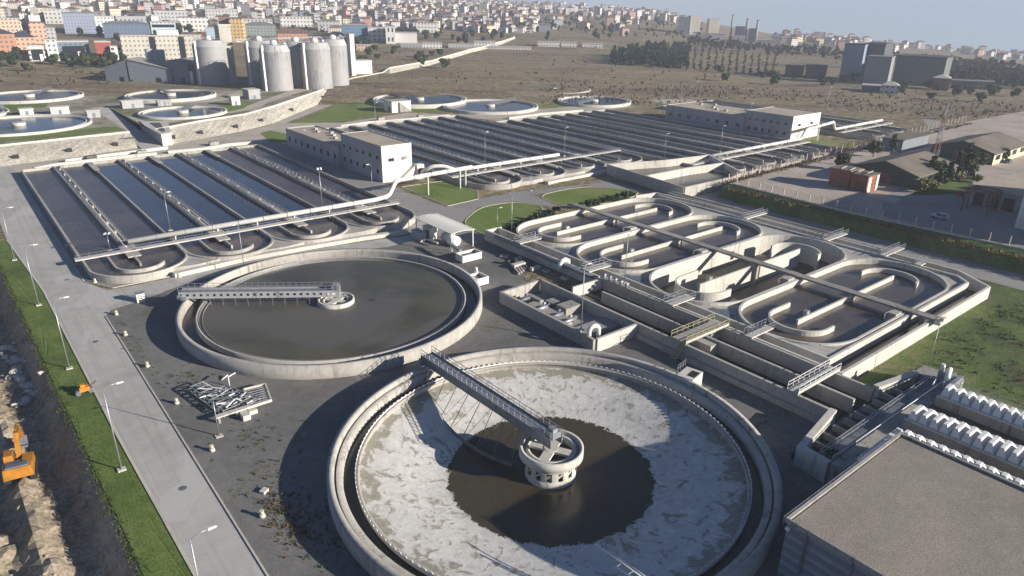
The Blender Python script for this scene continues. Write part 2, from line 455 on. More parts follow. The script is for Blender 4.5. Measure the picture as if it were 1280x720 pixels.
SUN_AZ, SUN_EL = R(-59), R(17.5)
sd = Vector((math.cos(SUN_EL)*math.cos(SUN_AZ), math.cos(SUN_EL)*math.sin(SUN_AZ), math.sin(SUN_EL)))
sl = bpy.data.lights.new('sun', 'SUN'); sl.energy = 5.0; sl.angle = R(.5); sl.color = (1.0, .91, .79)
so = bpy.data.objects.new('sun', sl); COL.objects.link(so); so.location = (0,0,300)
so.rotation_euler = sd.to_track_quat('Z', 'Y').to_euler()
w = bpy.data.worlds.new('World'); scene.world = w; w.use_nodes = True
nt = w.node_tree; nt.nodes.clear()
sky = nt.nodes.new('ShaderNodeTexSky'); sky.sky_type = 'NISHITA'; sky.sun_disc = False
sky.sun_elevation = SUN_EL; sky.sun_rotation = R(90) - SUN_AZ; sky.altitude = 50; sky.air_density = 1.15; sky.dust_density = .35; sky.ozone_density = 5.0
bg = nt.nodes.new('ShaderNodeBackground'); bg.inputs[1].default_value = .056
tc = nt.nodes.new('ShaderNodeTexCoord'); sx = nt.nodes.new('ShaderNodeSeparateXYZ'); nt.links.new(tc.outputs['Generated'], sx.inputs[0])
ad = nt.nodes.new('ShaderNodeMath'); ad.operation = 'ADD'; nt.links.new(sx.outputs[2], ad.inputs[0]); ad.inputs[1].default_value = .14
mxn = nt.nodes.new('ShaderNodeMath'); mxn.operation = 'MAXIMUM'; nt.links.new(ad.outputs[0], mxn.inputs[0]); mxn.inputs[1].default_value = .03
cb = nt.nodes.new('ShaderNodeCombineXYZ'); nt.links.new(sx.outputs[0], cb.inputs[0]); nt.links.new(sx.outputs[1], cb.inputs[1]); nt.links.new(mxn.outputs[0], cb.inputs[2])
nt.links.new(cb.outputs[0], sky.inputs[0])
wo = nt.nodes.new('ShaderNodeOutputWorld'); tn = nt.nodes.new('ShaderNodeMixRGB'); tn.blend_type = 'MULTIPLY'; tn.inputs[0].default_value = 1; tn.inputs[2].default_value = (1.05,.995,1.05,1)
nt.links.new(sky.outputs[0], tn.inputs[1]); nt.links.new(tn.outputs[0], bg.inputs[0]); nt.links.new(bg.outputs[0], wo.inputs[0])
vs = scene.view_settings; vs.view_transform = 'Standard'; vs.look = 'None'; vs.gamma = 1; vs.exposure = .84
try: vs.use_curve_mapping = False
except Exception: pass
scene.cycles.max_bounces = 6; scene.cycles.diffuse_bounces = 3; scene.cycles.glossy_bounces = 3
scene.cycles.use_denoising = True

# ------------------------------------------------------------------ terrain
AZK = [-36, -18, 0, 10, 19, 36]
DK = [400, 440, 520, 600, 700, 850, 1000, 1300, 1700, 2200, 2600, 3300]
ZK = [[0, 4.4, 5, 7, 12, 19, 25, 38, 50, 60, 66, 60],
      [0, 4.4, 5, 6, 12, 17, 23, 36, 50, 62, 66, 60],
      [0, 2, 3, 3, 6, 10, 18, 27, 38, 47, 45, 20],
      [0, 0, 1, 2, 4, 7, 12, 20, 26, 28, 20, -30],
      [0, 0, 0, -1, -3, 0, 1, 0, -5, -22, -40, -80],
      [0, 0, -1, -2, -6, -9, -12, -20, -35, -60, -80, -120]]
def lerp_k(xs, ys, x):
    if x <= xs[0]: return ys[0]
    for i in range(1, len(xs)):
        if x <= xs[i]: return ys[i-1] + (ys[i]-ys[i-1])*(x-xs[i-1])/(xs[i]-xs[i-1])
    return ys[-1]
def polar(x, y):
    dx, dy = x-CX, y-CY
    return math.degrees(math.atan2(dx*right0.x+dy*right0.y, dx*fwd0.x+dy*fwd0.y)), math.hypot(dx, dy)
def unpolar(az, D):
    a = R(az); return (CX + D*(math.sin(a)*right0.x+math.cos(a)*fwd0.x), CY + D*(math.sin(a)*right0.y+math.cos(a)*fwd0.y))
def zt(x, y):
    az, D = polar(x, y)
    if D <= 400: return 0.0
    if abs(az) > 100: return 0.0
    z = lerp_k(AZK, [lerp_k(DK, row, D) for row in ZK], az)
    if D > 520: z += (noise.noise(Vector((x*.008, y*.008, .3)))*2.2 + noise.noise(Vector((x*.03, y*.03, 1.3)))*.7)*min(1, (D-520)/300)
    return z
def racetrack(cy, r, x0=59.5, x1=93.0, n=24):
    return arc(x0, cy, r, 90, 270, n) + arc(x1, cy, r, -90, 90, n)
TANK1 = (0.0, 0.0); TANK2 = (-.4, 59.4)
OVY = [64.0, 43.2, 22.4, 1.6]
PIT = [(-44.0,-120), (-44.1,-20), (-44.5,15), (-45.1,38), (-45.8,65), (-46.9,120), (-47.2,140), (-60,160), (-140,160), (-140,-120)]
holes = [circle(0, 0, 23.7, 96), racetrack(OVY[2], 9.9), PIT]
extra = []
for D in list(range(40, 400, 40)) + [400, 420, 440, 480, 520, 560, 600, 650, 700, 760, 820, 900, 1000, 1100, 1200, 1300, 1450, 1600, 1750, 1900, 2050, 2200, 2400, 2600, 2850, 3100]:
    step = 1.2 if D >= 440 else 4
    k = int(64/step)
    for i in range(-k, k+1): extra.append(unpolar(i*step, D))
for a in range(80, 281, 20):
    for D in (150, 400, 1000, 2000): extra.append(unpolar(a, D))
outer = [unpolar(a*3, 3300) for a in range(120)]
g = cdt_sheet(outer, holes, zt, extra)

def meadow_ground():
    t = NT('open_ground')
    p = t.mapping(t.pos, (1,1,0)); pr_ = t.mapping(t.pos, (1,1,0), (0,0,0), (0,0,TH))
    st = t.mapping(pr_, (.45,1.9,0))
    f = t.noise(st, .012, 7, .66, .9); f2 = t.noise(t.mapping(pr_, (.6,1.5,0)), .07, 6, .7, .4)
    m = t.math('ADD', t.math('MULTIPLY', f, .6), t.math('MULTIPLY', f2, .4))
    c = t.ramp(m, [(.38, (.09,.075,.05)), (.43, (.23,.175,.118)), (.465, (.15,.12,.075)), (.50, (.30,.235,.16)), (.535, (.165,.155,.075)), (.57, (.32,.255,.175)), (.63, (.20,.135,.092))])
    sc = t.noise(st, .05, 6, .75, .6)
    c = t.mix(t.math('MULTIPLY', t.smooth(sc, .56, .66), .75), c, (.06,.06,.03))
    g1 = t.noise(p, .35, 6, .8)
    c = t.mix(.75, c, t.ramp(g1, [(.32, .12), (.68, .85)]), 'OVERLAY')
    t.bump(t.noise(t.pos, .25, 6, .7), 1.0, 1.2)
    return t.fin(c, .95, 0, .2)
M['open_ground'] = meadow_ground()
struct('ground', g, M['open_ground'])

def sheet(name, poly, z, mat, holes=(), kind='structure'):
    mb = cdt_sheet(poly, holes, lambda x, y: z)
    return tag(mb.build(name, mat), kind=kind)
T1H = circle(0, 0, 26.6, 64)
OVH = racetrack(OVY[2], 10.0)
sheet('yard', [(-34.8,-70),(47,-70),(47,-14),(47,92),(-34.8,86.5)], .02, M['asphalt'], [T1H])
sheet('perimeter_road', [(-40.2,-110),(-35.0,-110),(-35.0,236),(-44,236),(-44.2,140),(-41.8,100),(-41.2,40),(-40.2,0)], .03, M['road'])
sheet('cross_road', [(-35,80),(-33.5,82.5),(-28,84),(-20,87.5),(-8,90),(8,89),(24,84),(33,84),(44,94),(46,100),(36,94),(33,88.6),(16,91.4),(4,93.0),(-14,92.6),(-32,93),(-35,101)], .034, M['road'])
sheet('basin_apron', [(-34.9,101),(-34.9,216),(50,216),(50,96),(36,90),(16,92.2),(-14,93.4),(-31,93.6)], .022, M['road_dark'])
sheet('service_road', [(43,100),(43,232),(53,232),(53.4,132),(53.6,105),(66,106.5),(84,105.5),(112.5,99),(114,70.5),(128,69),(128,64),(124,60),(124.6,-30),(114,-30),(114,60),(112,82),(103,100),(82,100),(80,87.5),(77.5,88.5),(72.5,98.5),(61,99),(47.3,88.5),(47,74),(38,74),(38,92)], .03, M['road_dark'])
sheet('fence_road', [(114,70.4),(128,69),(330,70.5),(345,95),(345,101),(305,80),(232,76),(222,72.5),(150,71),(114,71.2)], .036, M['road_dark'])
sheet('far_apron', [(50,216),(50,140),(66,134),(66,212),(74,236),(74,236),(70,262),(50,250)], .024, M['road_dark'])
sheet('pale_apron', [(-44,216.5),(60,216.5),(75,236.5),(150,236.5),(160,214),(330,211),(345,226),(160,238),(135,262),(95,252),(78,262),(69,266),(48,252),(26,243.5),(11,241),(-17,234),(-44,231)], .028, M['paving'])
sheet('stone_wall_road', [(64,262),(70,262),(120,312),(180,372),(285,452),(283,455),(160,366),(66,266)], .034, M['paving'])
sheet('back_lawn', [(72,258),(80,253),(100,256),(132,268),(160,246),(240,232),(270,240),(320,300),(290,330),(240,365),(180,368),(122,312)], .020, M['grass_bright'])
sheet('corner_lawn', [(50,222),(58,218),(64,232),(60,250),(54,246)], .040, M['grass_bright'])
L1 = [(55.4,131),(54.9,104.9),(66,106),(71.0,113),(71.2,130)]
L2 = [(48.0,88.8),(61,98.6),(72,98.0),(77,88.7),(64,80),(52.5,75.4),(47.6,75)]
L3 = [(82.2,99.3),(102.5,99.3),(111.6,85.0),(104.5,81),(92,80.5),(80.4,87.2)]
L4 = [(225,104),(232,80),(246,84.5),(238,104)]
def chaikin(P, it=2):
    for _ in range(it):
        Q = []
        for i in range(len(P)):
            a, c = P[i], P[(i+1) % len(P)]
            Q += [(a[0]*.8+c[0]*.2, a[1]*.8+c[1]*.2), (a[0]*.2+c[0]*.8, a[1]*.2+c[1]*.8)]
        P = Q
    return P
sheet('dirt_patch', chaikin([(36,36.6),(44.6,37),(44.4,50),(41,54),(36.4,50),(35.8,44)]), .032, M['open_ground'])
for i, L in enumerate((L1, chaikin(L2), chaikin(L3), L4)):
    sheet('lawn', L, .05, M['grass_bright'])
    k = MB(); k.wall(L, .22, 0.0, .14, True); struct('lawn_kerb', k, M['kerb'])
def zg(x, y): return .03 + .35*max(0, min(1, (-16-y)/6)) + .18*noise.noise(Vector((x*.13, y*.13, 0)))*max(0, min(1, (-15-y)/4))
ex = [(48+i*2.0, -15-j*2.0) for i in range(39) for j in range(35)]
ln = cdt_sheet([(47,-13.6),(105,-12.6),(109,-6),(113.6,-6),(113.6,-30),(126,-30),(126,-90),(47,-90)], [], zg, ex)
struct('rough_lawn', ln, M['grass_rough'])
verge = [(-44.0,-110),(-40.4,-110),(-40.4,0),(-41.4,40),(-42.0,100),(-44.3,140),(-47.2,140),(-46.9,120),(-45.8,65),(-45.1,38),(-44.5,15),(-44.1,-20)]
ev = [(-44.6+.9*i, y*1.5) for i in range(4) for y in range(-60, 90)]
struct('verge', cdt_sheet(verge, [], lambda x, y: .06+.08*noise.noise(Vector((x*.5, y*.3, 2))), ev), M['grass'])
k = MB(); k.wall([(-40.3,-110),(-40.3,0),(-41.3,40),(-41.9,100),(-44.2,140)], .28, 0, .15)
k.wall([(-34.85,-70),(-34.85,80)], .2, 0, .14); k.wall([(-34.85,101.5),(-34.85,215)], .2, 0, .14)
k.wall([(-34.85,101),(-31,93.8),(-14,93.5)], .2, 0, .13)
struct('kerb', k, M['kerb'])

# excavation beside the verge
def zp(x, y):
    ed = lerp_k([-120,-20,15,38,65,120,140], [-44.0,-44.1,-44.5,-45.1,-45.8,-46.9,-47.2], y)
    d = max(0.0, ed-x)
    if y > 140: d = min(d, max(0, 160-y)*.6)
    fl = -3.4 + .8*noise.noise(Vector((x*.12, y*.12, 5))) + .9*abs(noise.noise(Vector((x*.33, y*.33, 1)))) + .35*noise.noise(Vector((x*1.1, y*1.1, 3)))
    ridge = 2.2*math.exp(-((d-7.2)/1.5)**2)*max(0.0, min(1.0, (62-y)/14))
    holl = -1.6*math.exp(-((x+53.2)/3.6)**2-((y-44)/7.0)**2)
    mound = 2.6*max(0.0, min(1.0, (d-8)/5))*max(0.0, min(1.0, (33-y)/6))
    if y > 52: mound += 2.8*max(0.0, min(1.0, (d-6)/8))*min(1, (y-52)/12)
    tr = 0.0
    q = (x+55.5)*.8+(y-31)*.6
    if 16 < y < 38: tr = -.35*abs(math.sin(q*1.5))*max(0, 1-abs(x+54.5)/5)
    t = min(1.0, d/3.2); t = t*t*(3-2*t)
    lip = .25*noise.noise(Vector((x*.9, y*.9, 9)))*min(1, d)
    return (fl+ridge+holl+mound+tr)*t + lip
ex = []
for i in range(0, 150):
    for j in range(0, 56):
        d = .12+ (j**1.45)*.16
        yy = -28+i*1.05
        ed = lerp_k([-120,-20,15,38,65,120,140], [-44.0,-44.1,-44.5,-45.1,-45.8,-46.9,-47.2], yy)
        if ed-d > -139: ex.append((ed-d, yy+rnd.uniform(-.2,.2)))
struct('excavated_earth', cdt_sheet(PIT, [], zp, ex), M['soil'])

M['terrace_ground'] = mottled('terrace_ground', [(.09,.11,.045), (.16,.15,.085), (.30,.275,.22), (.36,.33,.27)], big=.035, fine=.3, grain=1.6, grain_amt=.5, bump=.5)
# raised terrace behind the stone pitching
TER = [(-120,251),(-60,250),(-34,251.5),(-5,254.8),(6,255),(6.2,330),(13.2,330),(13.5,254.5),(37,268.7),(69.7,281.5),(82.5,299.5),(173,397),(279,463),(330,497),(330,640),(-120,640)]
def terr_z(x, y): return 4.2
struct('terrace', cdt_sheet(TER, [], terr_z, [(-120+30*i, 270+30*j) for i in range(15) for j in range(12)]), M['terrace_ground'])
k = MB(); k.add([(6.1,232,.05),(13.3,232,.05),(13.3,331,4.25),(6.1,331,4.25)], [(0,1,2,3)]); struct('ramp_road', k, M['road'])
sheet('terrace_road', [(14.2,262),(19,262),(36,273),(68,286),(80,304),(120,346),(170,401),(165,404),(112,350),(74,306),(62,292),(34,279),(18,272),(14.2,300)], 4.235, M['paving'])
sheet('terrace_road', [(-70,316),(5.9,316),(5.9,322),(-70,324)], 4.235, M['paving'])
sheet('terrace_road', [(14,326),(60,322),(80,330),(96,352),(120,362),(180,398),(176,402),(110,372),(84,358),(66,336),(14,336)], 4.236, M['paving'])
sheet('terrace_lawn', [(54,284),(64,292),(72,306),(66,316),(58,310),(56,296)], 4.25, M['grass_bright'])
sheet('terrace_lawn', [(-80,253),(-34,254.2),(-5,257.5),(5,258),(5,268),(-2,270),(-30,266),(-80,266)], 4.25, M['grass_bright'])
sheet('terrace_meadow', [(-100,330),(-10,345),(4,420),(30,470),(20,560),(-110,560)], 4.24, M['grass'])

# raised yard east of the plant
YD = [(129.2,66),(127.8,28),(130.6,-10),(131,-60),(420,-60),(420,70),(330,74),(200,70)]
struct('works_yard', cdt_sheet(YD, [], lambda x, y: 3.55, []), M['yard_paving'])
bk = MB()
rows_ = []
N = 40
for i in range(N+1):
    y = 66-126*i/N
    xe = lerp_k([-60,-10,28,66], [131,130.6,127.8,129.2], y)
    rows_.append([(124.8,y,0.0),(125.4+.2*noise.noise(Vector((y*.2,0,0))),y,1.4),(126.3+.25*noise.noise(Vector((y*.25,3,0))),y,2.9),(xe-.8,y,3.5),(xe+.1,y,3.52)])
vv = [p for r_ in rows_ for p in r_]
bk.add(vv, [(i*5+k, i*5+k+1, i*5+6+k, i*5+5+k) for i in range(N) for k in range(4)])
struct('grass_bank', bk, M['grass_rough'])
bk = MB()
bk.add([(129.2,66,3.55),(129.2,66,0),(200,70,3.55),(200,68,0),(330,74,3.55),(330,71,0)], [(0,1,3,2),(2,3,5,4)]); struct('yard_bank', bk, M['grass_rough'])
k = MB(); k.wall([(129.4,65),(128.0,28),(130.8,-10),(131.2,-60)], .5, 3.4, 3.95); struct('yard_kerb', k, M['kerb'])
sheet('parking', [(133,-20),(132,22),(152,31),(172,33),(186,16),(230,10),(230,-20)], 3.57, M['road_dark'])
sheet('yard_lawn', [(160,27),(175,31),(200,35),(196,24),(178,17)], 3.58, M['grass_rough'])

# ------------------------------------------------------------------ hazy air over the whole scene
hz = MB(); hz.add([(x, y, z) for z in (-130, 118) for x, y in ((-3600,-3600),(3600,-3600),(3600,3600),(-3600,3600))], [(0,3,2,1),(4,5,6,7),(0,1,5,4),(1,2,6,5),(2,3,7,6),(3,0,4,7)])
hm = bpy.data.materials.new('haze'); hm.use_nodes = True; hn = hm.node_tree; hn.nodes.clear()
ho = hn.nodes.new('ShaderNodeOutputMaterial'); hv = hn.nodes.new('ShaderNodeVolumePrincipled')
hv.inputs['Color'].default_value = (.80,.87,1.0,1); hv.inputs['Density'].default_value = .00025; hv.inputs['Anisotropy'].default_value = .1
hn.links.new(hv.outputs[0], ho.inputs['Volume'])
struct('haze', hz, hm, True)
# ------------------------------------------------------------------ round clarifiers
def notch_ring(mb, cx, cy, r, z, n=150):
    for i in range(n):
        a = 2*PI*i/n
        mb.rbox(cx+r*math.cos(a), cy+r*math.sin(a), z, .1, .34, .14, a)
def clarifier(name, c, label, drained):
    cx, cy = c
    t = thing(name, label, 'clarifier tank', (cx, cy, 0))
    N = 144
    mb = MB()
    mb.lathe(cx, cy, [(26.95,-.2),(27.05,.25),(27.0,2.2),(26.25,2.2),(26.2,1.75)], N)
    if drained:
        mb.lathe(cx, cy, [(26.2,1.75),(26.2,.9),(25.98,.9),(25.96,1.62)], N)
        mb.lathe(cx, cy, [(25.96,1.62),(25.25,1.6),(25.2,.2)], N)
    else:
        mb.lathe(cx, cy, [(26.2,1.75),(26.18,.3)], N)
    mb.build('outer_wall', M['concrete'], t)
    if drained:
        mb = MB(); mb.lathe(cx, cy, [(23.75,.2),(23.72,1.0),(23.38,1.0),(23.38,.78),(23.64,.7),(23.62,.0)], N)
        mb.build('inner_wall', M['concrete'], t)
        mb = MB(); mb.lathe(cx, cy, [(25.3,.42),(23.7,.42)], N, smooth=False)
        mb.build('launder_water', M['water_launder'], t)
        mb = MB(); mb.ring(cx, cy, 23.78, 23.83, .65, 1.16, N); notch_ring(mb, cx, cy, 23.80, 1.155, 170)
        mb.build('weir_plate', M['white_metal'], t)
        mb = MB(); prof = [(23.65,.12),(22.6,-.05),(20,-.55),(16.5,-1.35),(14.2,-1.8),(12.6,-1.93),(9,-1.97),(5,-2.0),(.02,-2.02)]
        mb.lathe(cx, cy, prof, N)
        f = mb.build('tank_floor', M['sludge'], t)
    else:
        mb = MB(); mb.lathe(cx, cy, [(24.0,.3),(23.97,1.45),(23.62,1.45),(23.6,.6)], N)
        mb.build('inner_wall', M['concrete'], t)
        mb = MB(); mb.lathe(cx, cy, [(26.3,.55),(23.9,.55)], N, smooth=False); mb.build('launder_water', M['water_dark'], t)
        mb = MB(); mb.disc(cx, cy, 23.62, .98, N); mb.build('water_surface', M['water_settled'], t)
        mb = MB(); mb.ring(cx, cy, 23.42, 23.47, .9, 1.42, N); mb.build('weir_plate', M['galv'], t)
        mb = MB(); mb.ring(cx, cy, 22.85, 22.92, .9, 1.12, N); mb.build('scum_baffle', M['concrete_grey'], t)
    return t
T1 = clarifier('clarifier_tank', TANK1, 'drained round concrete tank with white sludge on its floor, nearest the camera', True)
T2 = clarifier('clarifier_tank', TANK2, 'round concrete tank full of dark grey-brown water beside the cross road', False)
def centre_well(t, cx, cy, top, bot, R0, spokes, ports):
    mb = MB()
    mb.lathe(cx, cy, [(R0-1.2,top-1.3),(R0-1.25,top-.25),(R0-.85,top-.25),(R0-.83,top-.9),(R0-.42,top-.9),(R0-.4,top),(R0,top),(R0,top-1.15),(R0-.75,top-1.55),(R0-.8,top-1.95)], 64)
    w = mb.build('centre_well', M['concrete_pale'], t)
    if spokes:
        s = MB()
        for k in range(2):
            a = R(28+90*k); d = Vector((math.cos(a), math.sin(a), 0))*(R0-1.0)
            s.beam(Vector((cx,cy,top-.45-.012*k))-d, Vector((cx,cy,top-.45-.012*k))+d, 1.25, .3)
        s.cyl(cx, cy, .9, top-.8, top-.25, 24)
        s.build('spokes', M['concrete_pale'], w)
        b = MB(); b.disc(cx, cy, R0-1.15, top-1.1, 48); b.build('well_floor', M['concrete_wet'], w)
    if ports:
        s = MB(); n = 14; r0, r1 = R0-.8, R0-1.05
        for k in range(n):
            a0 = 2*PI*k/n; a1 = a0+2*PI/n*.55
            s.lathe(cx, cy, [(r0,top-1.95),(r0,bot+.9),(r1,bot+.9),(r1,top-1.95)], 3, a0, a1, False, True)
            s.beam((cx+(r0-.12)*math.cos(a0), cy+(r0-.12)*math.sin(a0), bot+.9), (cx+(r0-.12)*math.cos(a1+.28), cy+(r0-.12)*math.sin(a1+.28), top-1.95), .25)
        s.lathe(cx, cy, [(r0,bot-.1),(r0+.01,bot+.92),(r1,bot+.92),(r1,bot-.1)], 56)
        s.build('port_ring', M['concrete_pale'], w)
        d = MB(); d.cyl(cx, cy, R0-1.6, bot-.1, top-1.5, 32); d.build('inner_drum', M['concrete_wet'], w)
    return w
centre_well(T1, 0, 0, 2.1, -2.0, 4.0, True, True)
centre_well(T2, TANK2[0], TANK2[1], 1.75, .6, 3.35, True, False)

def scraper_bridge(label, c, ang, z, drained):
    """travelling bridge from the rim to the centre well; built along +x of its own frame then turned"""
    t = thing('scraper_bridge', label, 'scraper bridge', (c[0], c[1], 0))
    t['_org'] = (0,0,0)
    a, b = -.8, 27.6
    H = 1.5; W = .95
    m = MB()
    for s in (-W, W):
        m.bx(a, b, s-.06, s+.06, z, z+.16); m.bx(a, b, s-.06, s+.06, z+H-.5, z+H-.34)
        if drained: m.bx(a+.1, b-.1, s-.02, s+.02, z+.1, z+H-.45)
        else: m.bx(a, b, s-.05, s+.05, z+.1, z+.42); m.bx(a, b, s-.05, s+.05, z+H-.62, z+H-.3)
        n = 24
        for i in range(n+1):
            x = a+(b-a)*i/n; m.bx(x-.05, x+.05, s-.05, s+.05, z+.02, z+H-.4)
            if i < n and not drained: m.bx(x+.05, x+.6, s-.04, s+.04, z+.4, z+H-.6)
    m.build('girder', M['galv_dark'] if drained else M['render_grey'], t)
    m = MB(); m.bx(a, b, -W+.08, W-.08, z+H-.44, z+H-.4); m.build('walkway_deck', M['galv'], t)
    m = MB()
    for s in (-W, W): m.rail([(a,s,z+H-.36),(b,s,z+H-.36)], 1.05, 1.15, .035, 2)
    for s in (-W, W): m.bx(a, b, s-.015, s+.015, z+H-.36, z+H-.16)
    m.build('handrail', M['galv'], t)
    m = MB()
    for s in (-1.5, 1.5):
        m.cyl(0, 0, 0, 0, 0, 3) if False else None
        m.beam((26.55, s, 2.2+.3), (26.65, s, 2.2+.32), .5)
    m.bx(26.2, 27.0, -1.9, 1.9, 2.62, z+.12) if z > 2.75 else m.bx(26.2, 27.0, -1.9, 1.9, 2.5, 2.8)
    m.bx(27.05, 28.0, -1.5, -.3, 2.0, 3.3); m.bx(27.1, 27.9, .3, 1.2, 2.2, 3.1)
    m.build('end_carriage', M['galv'], t)
    for s in (-1.5, 1.5):
        m = MB(); m.tube([(26.3,s,2.52),(26.9,s,2.52)], .3, 14); m.build('wheel', M['black'], t)
    m = MB(); m.bx(-.9, .5, -.7, .7, z+H-.3, z+H+.5); m.bx(-.6, .3, -.4, .4, z+H+.5, z+H+.9); m.build('drive_unit', M['galv'], t)
    m = MB()
    zf = -1.5 if drained else 1.0
    if drained:
        # long curved scraper blade trailing behind the bridge, hung on rods
        P = []
        for i in range(33):
            u = i/32; r = 22.3-17.3*u; th = (8+5*math.sin(u*PI)+30*u*u)
            P.append((r*math.cos(R(th)), r*math.sin(R(th)), -1.55-.3*u))
        for p, q in zip(P, P[1:]):
            m.beam((p[0],p[1],p[2]+.3), (q[0],q[1],q[2]+.3), .07, .62)
        for i in range(2, 33, 5):
            p = P[i]; x = min(26, max(2, math.hypot(p[0], p[1])))
            m.beam((p[0],p[1],p[2]+.5), (x, W, z+.1), .07)
            m.beam((p[0],p[1],p[2]+.2), (x-1.5, -W, z+.1), .05)
        m.build('scraper_blade', M['galv_dark'], t)
        m = MB()
        for s in (-1, 1):
            m.beam((23.9,s*1.2,z+.2), (24.2,s*2.2,1.2), .12); m.beam((25.3,s*1.1,z+.2), (24.8,s*2.0,.6), .12)
        m.tube([(23.2,-2.4,1.3),(25.6,-2.2,1.3)], .12, 8); m.tube([(23.4,2.2,1.25),(25.6,2.0,1.25)], .12, 8)
        m.rail([(25.8,-2.0,1.7),(25.8,2.0,1.7)], 1.0, 1.0, .03)
        m.build('scum_skimmer', M['galv'], t)
    else:
        for i in range(9):
            x = 4+i*2.2
            m.beam((x,-W,z+.1), (x,-W-.1,1.0), .09); m.beam((x+.6,W,z+.1), (x+.6,W,1.0), .07)
        m.beam((3,-W-.1,1.22), (22.4,-W-.1,1.22), .08, .3)
        m.build('scum_skimmer', M['galv'], t)
    t.rotation_euler = (0, 0, R(ang))
    return t
scraper_bridge('dark steel walkway bridge over the drained tank, rim to centre drum', TANK1, 91.5, 2.45, True)
scraper_bridge('pale steel walkway bridge over the water-filled tank, rim to centre ring', TANK2, 145.0, 2.45, False)
t = thing('access_boom', 'thin white lattice boom reaching over the near rim of the drained tank', 'boom', (-8.2,-19.5,0))
m = MB()
m.tube([(-8.5,-16.2,3.0),(-7.7,-23.5,2.6)], .07, 8); m.tube([(-8.3,-19.0,3.3),(-7.4,-25.5,2.7)], .10, 8); m.tube([(-9.0,-19.3,2.9),(-8.1,-25.5,2.4)], .08, 8)
for i in range(5):
    y = -19.4-i*1.3; m.beam((-8.9+.13*i,y,2.85-.06*i), (-8.25+.13*i,y-.3,3.2-.08*i), .05)
m.build('arm', M['white_metal'], t)
m = MB(); m.bx(-8.5,-7.0,-27.0,-25.2,2.21,3.2); m.build('pedestal', M['white_metal'], t)

